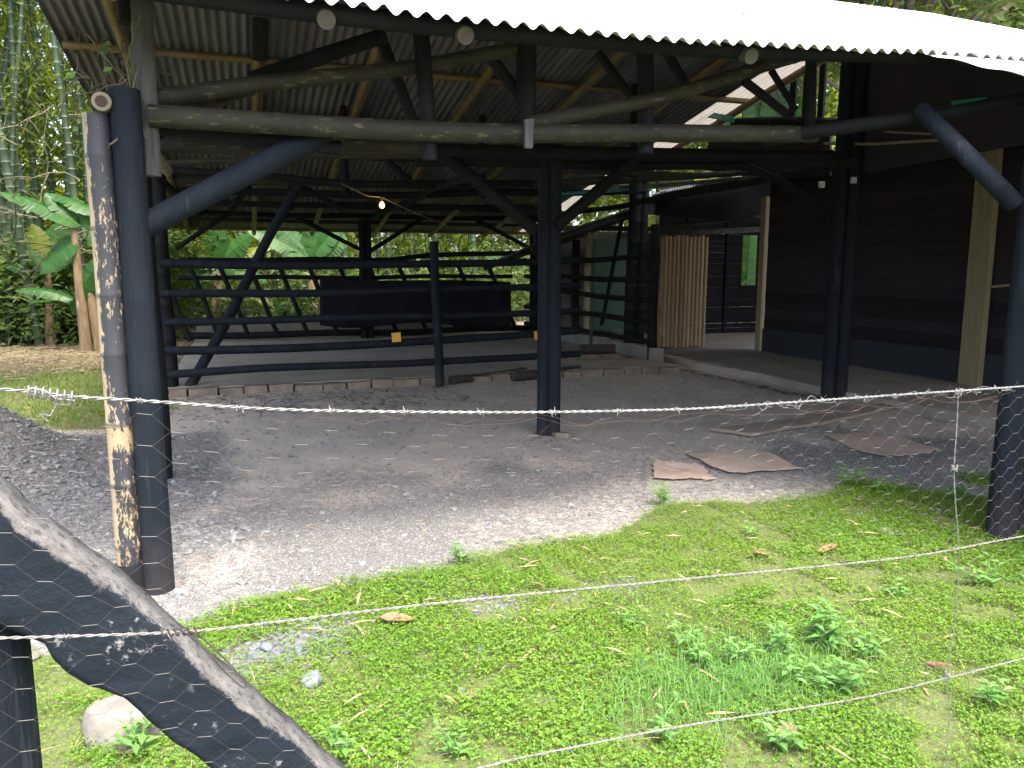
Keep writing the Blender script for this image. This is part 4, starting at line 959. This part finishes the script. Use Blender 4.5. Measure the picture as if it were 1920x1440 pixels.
for k in range(90):
    f = k/89; c = Vector(PF(300+75*f, 1188-6*f)); t = f*2*math.pi*6; H.append(c+Vector((0, math.cos(t)*.005, math.sin(t)*.005)))
tw_.tube(H, .0012, 5); tw_.build('wire_tail', MT['log'], wf_)
# hexagonal netting
def netting():
    rowh, colw, tw = .044, .043, .018; seg = []
    topX = [PF(a, b)[0] for a, b in TOPW]; topZ = [PF(a, b)[2] for a, b in TOPW]
    def P(x, z):
        n1 = (hash2(x, z, 7, 5)-.5)*.016; n2 = (hash2(x, z, 7, 6)-.5)*.016; n3 = (hash2(x, z, 3, 7)-.5)*.03
        return Vector((x+float(n1), FA+FB*x+.006+float(n3), z+float(n2)))
    def zt(x): return float(np.interp(x, topX, topZ))-.012-.035*math.sin(max(0, min(1, (x+.1)/1.2))*math.pi)
    x0, x1 = -.75, 2.95; ncol = int((x1-x0)/colw)
    for i in range(ncol):
        for j in range(22):
            xa = x0+i*colw; xb = xa+tw; o = rowh/2 if i % 2 else 0
            za, zb = zt(xa)-o-j*rowh, zt(xb)-o-j*rowh
            if za < .42: continue
            seg.append((P(xa, za), P(xb, zb), 1))
            xn = xa+colw; zn = zt(xn)
            for sg in (-.5, .5): seg.append((P(xb, zb), P(xn, zb+(zn-zt(xb))+sg*rowh), 0))
    mb = MB()
    for a, b, tw_ in seg: mb.rings([a, b], [.00050 if tw_ else .00021]*2, [float(tw_)]*2, 4, False)
    return mb
netting().build('chicken_netting', MT['mesh'], wf_)
rw_ = MB()
for k in range(2):
    pts = []
    for px in range(500+k*60, 1900, 45):
        yb_ = np.interp(px, [a for a, b in TOPW], [b for a, b in TOPW]); pts.append(PF(px, yb_+14+k*4+random.uniform(-9, 12), .004+random.uniform(-.003, .006)))
    rw_.tube(spline(pts, .02), .0004, 4, False)
rw_.build('loose_netting_wire', MT['rustwire'], wf_)
tg = MB(); pts = []
for px in np.arange(1335, 1905, 4.0):
    if random.random() < .25: continue
    yb_ = np.interp(px, [a for a, b in TOPW], [b for a, b in TOPW]); c = PF(px+random.gauss(0, 7), yb_)
    pts.append(Vector(c)+Vector((random.gauss(0, .004), random.gauss(0, .005), random.gauss(-.005, .006))))
tg.tube(spline(pts, .006), .0005, 4, False)
tg.build('netting_tangle', MT['wire'], wf_)

# ------------------------------------------------------------------ slanting beam and its post
sb = thing('slanting_railing', 'rough slanting concrete railing painted black with a bare grey upper edge', 'railing', (PF(200, 1200, .1)[0], PF(200, 1200, .1)[1], 0))
UP = [(-420, 560), (-200, 726), (0, 893), (83, 963), (208, 1055), (333, 1163), (417, 1238), (542, 1342), (650, 1438), (900, 1660)]
LOW = [(-420, 900), (-200, 1060), (-60, 1150), (33, 1188), (83, 1209), (100, 1238), (125, 1262), (158, 1284), (233, 1309), (271, 1342), (325, 1388), (375, 1422), (410, 1452), (560, 1580), (640, 1660)]
def resample(P, n):
    P = np.array(P, float); s = np.r_[0, np.cumsum(np.linalg.norm(np.diff(P, axis=0), axis=1))]; t = np.linspace(0, s[-1], n)
    return np.stack([np.interp(t, s, P[:, 0]), np.interp(t, s, P[:, 1])], 1)
n = 150; U, Lw = resample(UP, n), resample(LOW, n)
OFF, TH = .05, .11; nv = 12; Vb = []; vat = []
# profile per station: front face (nv rows), then top face back, back face
DIRN = np.array([-FB, 1.0, 0]); DIRN /= np.linalg.norm(DIRN)
rngs = np.random.default_rng(3)
for i in range(n):
    # the grey upper band is mostly the top face seen from above: front-top edge sits below the far top edge
    pu, plw = U[i], Lw[i]
    back_top = PF(pu[0], pu[1], OFF+TH)
    ft = back_top-DIRN*TH; ft[2] -= .004
    fb = PF(plw[0], plw[1], OFF)
    row = []
    for j in range(nv+1):
        f = j/nv; p = ft*(1-f)+fb*f; bul = .002*math.sin(math.pi*f); p = p-DIRN*bul; row.append((p, f))
    row.append((fb+DIRN*TH*.9+np.array([0, 0, .01]), 1.0)); row.append((back_top, -.2)); row.append(((back_top+ft)/2+np.array([0, 0, .001]), -.12))
    for p, f in row:
        jn = np.array([hash2(p[0], p[2], 30, 3)-.5, hash2(p[0], p[2], 30, 4)-.5, hash2(p[0]+p[1], p[2], 30, 5)-.5])*.006
        Vb.append(p+jn); vat.append(f)
m_ = nv+4; Fb = []
for i in range(n-1):
    for j in range(m_): Fb.append((i*m_+j, i*m_+(j+1) % m_, (i+1)*m_+(j+1) % m_, (i+1)*m_+j))
Fb += [tuple(range(m_)), tuple((n-1)*m_+j for j in range(m_-1, -1, -1))]
bm_ = MB(); bm_.add(Vb, Fb, vat)
def strut_mat():
    m, t, p = newmat('chipped_black_concrete')
    pos = nd(t, 'ShaderNodeNewGeometry').outputs['Position']
    a = nd(t, 'ShaderNodeAttribute', attribute_name='ring').outputs['Fac']
    big = noise(t, pos, 9, 4, .6); fine = noise(t, pos, 60, 6, .75); mid = noise(t, pos, 24, 6, .7)
    v = math_(t, 'ADD', a, math_(t, 'MULTIPLY', math_(t, 'SUBTRACT', big, .5), .35))
    v = math_(t, 'ADD', v, math_(t, 'MULTIPLY', math_(t, 'SUBTRACT', fine, .5), .18))
    f = ramp(t, v, -.02, .02)
    grey = mixc(t, ramp(t, mid, .35, .65), (.165, .158, .145), (.085, .08, .073)); grey = mixc(t, ramp(t, fine, .53, .60), grey, (.05, .05, .048))
    blk = mixc(t, big, (.008, .012, .017), (.014, .019, .026)); blk = mixc(t, ramp(t, mid, .63, .72), blk, (.10, .105, .11)); blk = mixc(t, ramp(t, math_(t, 'ADD', math_(t, 'MULTIPLY', big, .5), math_(t, 'MULTIPLY', fine, .6)), .655, .70), blk, (.22, .22, .22))
    c = mixc(t, f, grey, blk); t.links.new(c, p.inputs['Base Color']); p.inputs['Roughness'].default_value = .85; p.inputs['Specular IOR Level'].default_value = .12
    b = nd(t, 'ShaderNodeBump'); b.inputs['Strength'].default_value = .7; b.inputs['Distance'].default_value = .006
    t.links.new(math_(t, 'ADD', mid, fine), b.inputs['Height']); t.links.new(b.outputs[0], p.inputs['Normal'])
    return m
MT['strut'] = strut_mat()
bm_.build('rail_beam', MT['strut'], sb)
pst = MB(); q = PF(10, 1300, OFF+.02)
xr_ = PF(38, 1300, OFF+.01)[0]; pst.pole([(xr_-.055, q[1]+.05, -.05), (xr_-.052, q[1]+.05, PF(10, 1165, OFF)[2])], .058, .055, node=.8, bump=1.0, n=18, wob=.001); pst.build('post', MT['black'], sb)

# ------------------------------------------------------------------ bamboo grove
def culm(px, Y, lean, r, top, name='bamboo_culm'):
    b = PY(px, 640, Y); x = b[0]
    pts = []
    for k in range(6):
        f = k/5; pts.append((x+lean*f*top*.5+lean*f*f*top*.4, Y+random.uniform(-.05, .05)+.3*f*f, f*top))
    mb = MB(); mb.pole(pts, r, r*.5, node=.27, bump=1.04, n=8, wob=.004, ringw=.008)
    o = mb.build(name, MT['culm'])
    return tag(o, 'tall green bamboo culm with pale node rings in the grove behind the shed', 'bamboo', 'bamboo culms of the grove')
rc_ = random.Random(12)
for px, lean, r in ((-140, .1, .09), (-60, .05, .09), (-20, .2, .1), (20, -.12, .1), (48, -.10, .105), (70, -.14, .095), (30, .02, .085), (92, .0, .085), (112, -.08, .08), (130, -.03, .085), (60, .03, .08), (150, .02, .09), (168, -.05, .08), (100, -.17, .075), (190, -.02, .08), (210, .04, .08), (235, .0, .08), (145, .12, .05), (20, .15, .06), (205, .1, .055)):
    culm(px+rc_.uniform(-5, 5), rc_.uniform(17.9, 21), lean, r, rc_.uniform(10, 14))
for k in range(46):
    culm(rc_.uniform(300, 1480), rc_.uniform(20.5, 26), rc_.gauss(0, .09), rc_.uniform(.055, .09), rc_.uniform(9, 13))
for k in range(14):
    culm(rc_.uniform(-260, 260), rc_.uniform(21, 27), rc_.gauss(0, .08), rc_.uniform(.05, .085), rc_.uniform(9, 13))
# thin dark twiggy branches among the culms on the left
for k in range(16):
    a = PY(rc_.uniform(0, 230), rc_.uniform(150, 560), 17.6); mb = MB(); p = Vector(a); d = Vector((rc_.uniform(-1, 1), rc_.uniform(-.3, .3), rc_.uniform(-.2, .7))).normalized(); pts = [p]
    for j in range(7): d = (d+Vector((rc_.gauss(0, .3), rc_.gauss(0, .2), rc_.gauss(-.08, .25)))).normalized(); p = p+d*.28; pts.append(p)
    mb.tube(pts, [.016*(1-.11*j) for j in range(8)], 6)
    for q_ in pts[2:7]:
        for s_ in range(2):
            e = Vector((rc_.gauss(0, 1), rc_.gauss(0, .5), rc_.gauss(0, 1))).normalized(); mb.tube([q_, q_+e*.2, q_+e*.36+Vector((0, 0, -.06))], [.007, .005, .002], 5)
    tag(mb.build('dry_branch', MT['vine']), 'thin dry thorny bamboo branch among the culms on the left', 'branch', 'dry branches in the bamboo grove')
# foliage masses
def leafmass(name, n, x0, x1, y0, y1, z0, z1, L, W, mat, label, dens, droop=.5, per=22, spread=.45):
    nc = n//per; C = []
    while len(C) < nc:
        q = RNG.uniform((x0, y0, z0), (x1, y1, z1), (nc*3, 3)); keep = RNG.uniform(0, 1, len(q)) < dens(q); C += list(q[keep])
    C = np.array(C[:nc]); c = (C[:, None]+RNG.normal(0, spread, (nc, per, 3))).reshape(-1, 3); c = c[c[:, 2] > z0*.5]; N = len(c)
    a = RNG.uniform(0, 6.28, N); d = np.stack([np.cos(a), np.sin(a), RNG.normal(-droop, .5, N)], 1); n_ = np.stack([RNG.normal(0, .6, N), RNG.normal(-.5, .6, N), np.ones(N)], 1)
    return tag(np_mesh(name, kites(c, d, n_, RNG.uniform(.6, 1.3, N)*L, RNG.uniform(.7, 1.2, N)*W, .15).reshape(-1, 3), 4, MT[mat]), label, 'foliage', kind='stuff')
dn = lambda q: .10+.9*sst(hash2(q[:, 0], q[:, 2], .55, 100)*.7+hash2(q[:, 0], q[:, 2], 1.6, 101)*.3, .42, .62)
leafmass('bamboo_foliage', 60000, -12, 24, 20, 27, .6, 10, .26, .05, 'bamleaf', 'feathery yellow-green bamboo foliage between the culms', dn)
leafmass('bamboo_foliage', 26000, -11, -1.2, 18.2, 23, 1.2, 10, .24, .05, 'bamleaf', 'feathery bamboo foliage hanging in the left of the grove', dn)
leafmass('far_forest', 95000, -34, 46, 29, 40, 0, 22, .65, .40, 'forest', 'sunlit mass of far forest leaves behind the grove', lambda q: .55+.45*sst(hash2(q[:, 0], q[:, 2], .35, 110), .3, .6), .3, 20, .8)
leafmass('undergrowth', 16000, -9, -1.2, 18.0, 20.5, .1, 2.2, .22, .07, 'tree', 'dark leafy shrubs at the foot of the left bamboo', lambda q: .1+.9*sst(hash2(q[:, 0], q[:, 2], .9, 121), .35, .6), -.2, 14, .3)
leafmass('undergrowth', 16000, -12, 22, 18.8, 25, .05, 1.5, .35, .11, 'tree', 'dark leafy undergrowth at the foot of the bamboo', lambda q: .2+.8*hash2(q[:, 0], q[:, 1], .9, 120), -.3, 14, .25)

# ------------------------------------------------------------------ banana plants
def blade(mb, p0, p1, width, sag, facing, tears=.55, fold=.18, seed=0):
    """a banana leaf from p0 (stalk end) to p1 (tip); facing = rough normal of its upper side"""
    rs = random.Random(seed); p0, p1 = Vector(p0), Vector(p1); L = (p1-p0).length; ns = 22; f = Vector(facing).normalized()
    mid = [p0.lerp(p1, k/ns)+Vector((0, 0, 1))*sag*L*4*(k/ns)*(1-k/ns)*.5 for k in range(ns+1)]
    prof = [math.sin(math.pi*min(1, (k/ns)*.94+.06)**.75)**.6 for k in range(ns+1)]
    prof[0] = .08; prof[-1] = .02
    V, F_ = [], []
    for sd in (-1, 1):
        dr = 0
        for k in range(ns):
            d = (mid[k+1]-mid[k]).normalized(); s_ = d.cross(f).normalized()*sd; n_ = s_.cross(d)*sd
            if rs.random() < tears: dr = rs.uniform(-.25, .12)
            q = []
            for kk, e in ((k, .004 if rs.random() < tears else 0), (k+1, -.0)):
                wv = width*.5*prof[kk]; o = mid[kk]+d*(L*e)
                q.append((mid[kk], o+s_*wv*.55+f*(-fold*.35+dr*.3)*wv, o+s_*wv+f*(-fold*1.1+dr)*wv+d*wv*.18))
            b = len(V); V += [q[0][0], q[0][1], q[0][2], q[1][0], q[1][1], q[1][2]]
            F_ += [(b, b+1, b+4, b+3), (b+1, b+2, b+5, b+4)] if sd > 0 else [(b, b+3, b+4, b+1), (b+1, b+4, b+5, b+2)]
    mb.add(V, F_)
    mb.rings([m-f*.006 for m in mid], [max(.004, width*.035*(1-.8*k/ns)) for k in range(ns+1)], None, 6)
SKYN = lambda: (random.uniform(-.3, .3), -.75, .75)
def banana(label, stems, leaves, Y):
    q = PY(stems[0][0][0], 640, Y)
    rt = thing('banana_plant', label, 'banana plant', (q[0], Y, 0))
    for (bx, by), (tx, ty), r in stems:
        a = PY(bx, by, Y); a[2] = 0; b = PY(tx, ty, Y); mb = MB(); mb.rings([a, a*.7+b*.3, a*.3+b*.7, b], [r*1.1, r, r*.8, r*.5], None, 12); mb.build('stem', MT['bananastem'], rt)
    for i, (x0, y0, x1, y1, wpx, sag, fac, mt) in enumerate(leaves):
        dz = random.uniform(-.25, .25); mb = MB(); blade(mb, PY(x0, y0, Y), PY(x1, y1, Y+dz), wpx/1440*Y*1.04, sag, fac or SKYN(), seed=i*7+int(x0)); mb.build('leaf', MT[mt], rt)
    return rt
banana('banana plant with broad drooping leaves left of the peeling post', [((162, 650), (138, 430), .10), ((190, 650), (165, 520), .11)],
 [(152, 424, 0, 360, 46, .10, (.2, -.5, .8), 'banana'), (150, 426, 86, 362, 40, .12, None, 'banana'), (182, 402, 82, 362, 34, .12, (0, -.4, .9), 'banana'), (140, 446, 76, 512, 46, .08, (-.5, -.8, .4), 'banana'), (146, 558, 187, 480, 34, .0, (-.3, -.9, .2), 'banana'), (137, 562, 28, 546, 26, .18, (0, -.6, .8), 'banana'), (145, 562, 141, 592, 24, .1, (0, -.9, .4), 'banana'), (150, 556, 190, 535, 20, .1, None, 'banana'), (120, 566, 50, 566, 22, .1, (0, .2, .9), 'banana'), (160, 430, 200, 380, 40, .1, None, 'banana')], 16.6)
banana('bushy banana plant half hidden among the left bamboo culms', [((95, 650), (90, 500), .10), ((215, 650), (212, 470), .10)],
 [(92, 500, 20, 440, 40, .1, None, 'banana'), (92, 500, 120, 410, 44, .0, (-.1, -.95, .2), 'banana'), (90, 505, 150, 470, 34, .12, None, 'banana'), (90, 505, 10, 500, 34, .12, None, 'banana'), (212, 470, 205, 385, 44, .0, (-.2, -.95, .2), 'banana'), (212, 470, 150, 420, 40, .1, None, 'banana'), (212, 475, 250, 420, 40, .1, None, 'banana'), (92, 495, 60, 420, 34, .0, (.1, -.95, .3), 'bananay')], 18.2)
banana('banana plant with an upright bright leaf seen between the rear rack bars', [((400, 660), (412, 500), .13)],
 [(417, 486, 402, 420, 38, .0, (.2, -.95, .2), 'banana'), (424, 488, 508, 466, 24, .12, (0, -.7, .7), 'bananay'), (420, 488, 470, 440, 34, .05, (-.2, -.9, .3), 'banana'), (410, 500, 340, 488, 30, .12, None, 'banana'), (412, 505, 350, 530, 32, .1, None, 'banana'), (420, 505, 500, 530, 32, .12, (0, -.8, .5), 'banana'), (415, 510, 335, 505, 24, .12, None, 'banana')], 19.6)
banana('banana plant with wide pale green leaves under the rear eave', [((590, 660), (582, 490), .13), ((610, 655), (600, 520), .08)],
 [(580, 484, 522, 424, 42, .0, (.1, -.95, .3), 'banana'), (584, 484, 606, 418, 56, .0, (0, -.95, .3), 'banana'), (578, 482, 462, 428, 46, .10, (.1, -.7, .7), 'banana'), (590, 486, 650, 445, 44, .1, (-.1, -.8, .5), 'banana'), (582, 486, 622, 470, 26, .2, (0, -.6, .8), 'banana'), (586, 480, 640, 420, 36, .05, None, 'banana')], 20.0)
banana('low young banana plant with a yellowing leaf behind the hay rack', [((532, 650), (531, 596), .08)],
 [(530, 598, 470, 558, 30, .05, (.1, -.9, .4), 'bananay'), (532, 596, 570, 578, 22, .08, (0, -.8, .6), 'banana'), (531, 594, 520, 560, 26, .0, (0, -.95, .2), 'banana'), (528, 598, 488, 590, 20, .12, None, 'banana')], 19.4)
banana('banana plant with big leaves seen through the open house window', [((1400, 660), (1400, 560), .13)],
 [(1398, 560, 1408, 420, 90, .0, (-.2, -.95, .2), 'banana'), (1402, 560, 1450, 430, 70, .05, (-.3, -.9, .3), 'banana'), (1396, 560, 1350, 440, 60, .05, (.2, -.9, .3), 'banana'), (1400, 520, 1435, 440, 60, .0, (-.1, -.95, .2), 'bananay'), (1400, 500, 1390, 380, 60, .0, (-.1, -.95, .2), 'banana')], 19.0)
banana('tall banana plant whose leaves show through the gable gap', [((1440, 640), (1442, 300), .14)],
 [(1440, 300, 1405, 170, 60, .0, (-.2, -.95, .2), 'banana'), (1442, 300, 1470, 130, 70, .0, (-.2, -.95, .2), 'banana'), (1442, 300, 1520, 190, 60, .05, (-.3, -.9, .3), 'banana'), (1440, 300, 1360, 230, 50, .08, (.1, -.9, .4), 'banana'), (1440, 310, 1330, 320, 46, .1, (.1, -.8, .6), 'banana'), (1445, 310, 1300, 340, 40, .1, (.1, -.8, .6), 'bananay'), (1442, 305, 1450, 200, 60, .0, (-.1, -.95, .2), 'bananay')], 17.6)

# ------------------------------------------------------------------ trees, vine
def tree(label, x, y, h, rad, nleaf, L):
    rt = thing('broadleaf_tree', label, 'tree', (x, y, 0)); rs = random.Random(int(x*10)); tk = MB()
    tk.tube([(x, y, 0), (x+.1, y, h*.3), (x-.1, y+.1, h*.6), (x, y, h*.85)], [.28, .22, .15, .06], 10); cl = []
    for k in range(16):
        a = rs.uniform(0, 6.28); z0 = h*rs.uniform(.4, .75); e = (x+math.cos(a)*rad*rs.uniform(.5, 1), y+math.sin(a)*rad*rs.uniform(.5, 1), z0+rs.uniform(.2, .35)*h)
        tk.tube([(x, y, z0), ((x+e[0])/2, (y+e[1])/2, z0*.45+e[2]*.55), e], [.09, .06, .02], 6); cl.append(e)
        for j in range(4): cl.append((e[0]+rs.gauss(0, rad*.25), e[1]+rs.gauss(0, rad*.25), e[2]+rs.gauss(0, rad*.22)))
    tk.build('trunk', MT['bark'], rt); C = np.array(cl); per = nleaf//len(C)
    c = (C[:, None]+RNG.normal(0, rad*.16, (len(C), per, 3))).reshape(-1, 3); N = len(c); a = RNG.uniform(0, 6.28, N)
    d = np.stack([np.cos(a), np.sin(a), RNG.normal(-.3, .5, N)], 1); n_ = np.stack([RNG.normal(0, .5, N), RNG.normal(0, .5, N), np.ones(N)], 1)
    np_mesh('crown', kites(c, d, n_, RNG.uniform(.7, 1.3, N)*L, RNG.uniform(.4, .6, N)*L, .1).reshape(-1, 3), 4, MT['tree'], rt)
tree('leafy tree rising behind the house roof at the right', 15.5, 15.5, 11, 3.4, 14000, .26)
tree('taller leafy tree further right behind the roof ridge', 20, 17, 13, 4, 14000, .28)
tree('leafy tree standing beyond the cane door behind the house', 12.5, 24, 10, 3.6, 12000, .28)
tree('leafy tree overhanging the left end of the shed roof', -5.3, 10.5, 8.5, 2.6, 9000, .24)
vn = thing('dry_vine', 'dry tangled vine with a few leaves on top of the front left posts', 'vine', (-.6, 4.1, 2.5))
vm = MB(); lv = []
for k in range(34):
    p = Vector(PY(random.uniform(130, 262), random.uniform(40, 200), random.uniform(4.0, 4.8))); pts = [p]; d = Vector((random.gauss(0, .6), random.gauss(0, .3), -1)).normalized()
    for j in range(6): d = (d+Vector((random.gauss(0, .45), random.gauss(0, .3), random.gauss(-.05, .35)))).normalized(); p = p+d*.045; pts.append(p)
    vm.tube(spline(pts, .03), random.choice((.002, .003, .0045)), 5); lv += pts[2:5:2] if k % 3 == 0 else []
for px, py in ((262, 30), (255, 60), (268, 100)):
    vm.tube([PY(px, py, 4.1), PY(px-18, py+60, 4.05), PY(px-8, py+120, 4.1), PY(px+6, py+160, 4.1)], .004, 5)
vm.build('stem', MT['vine'], vn); lv = np.array([list(p) for p in lv]); N = len(lv); a = RNG.uniform(0, 6.28, N)
np_mesh('leaves', kites(lv, np.stack([np.cos(a), np.sin(a), -.6+0*a], 1), np.stack([0*a, -1+0*a, .6+0*a], 1), RNG.uniform(.03, .07, N), RNG.uniform(.02, .045, N)).reshape(-1, 3), 4, MT['weed'], vn)
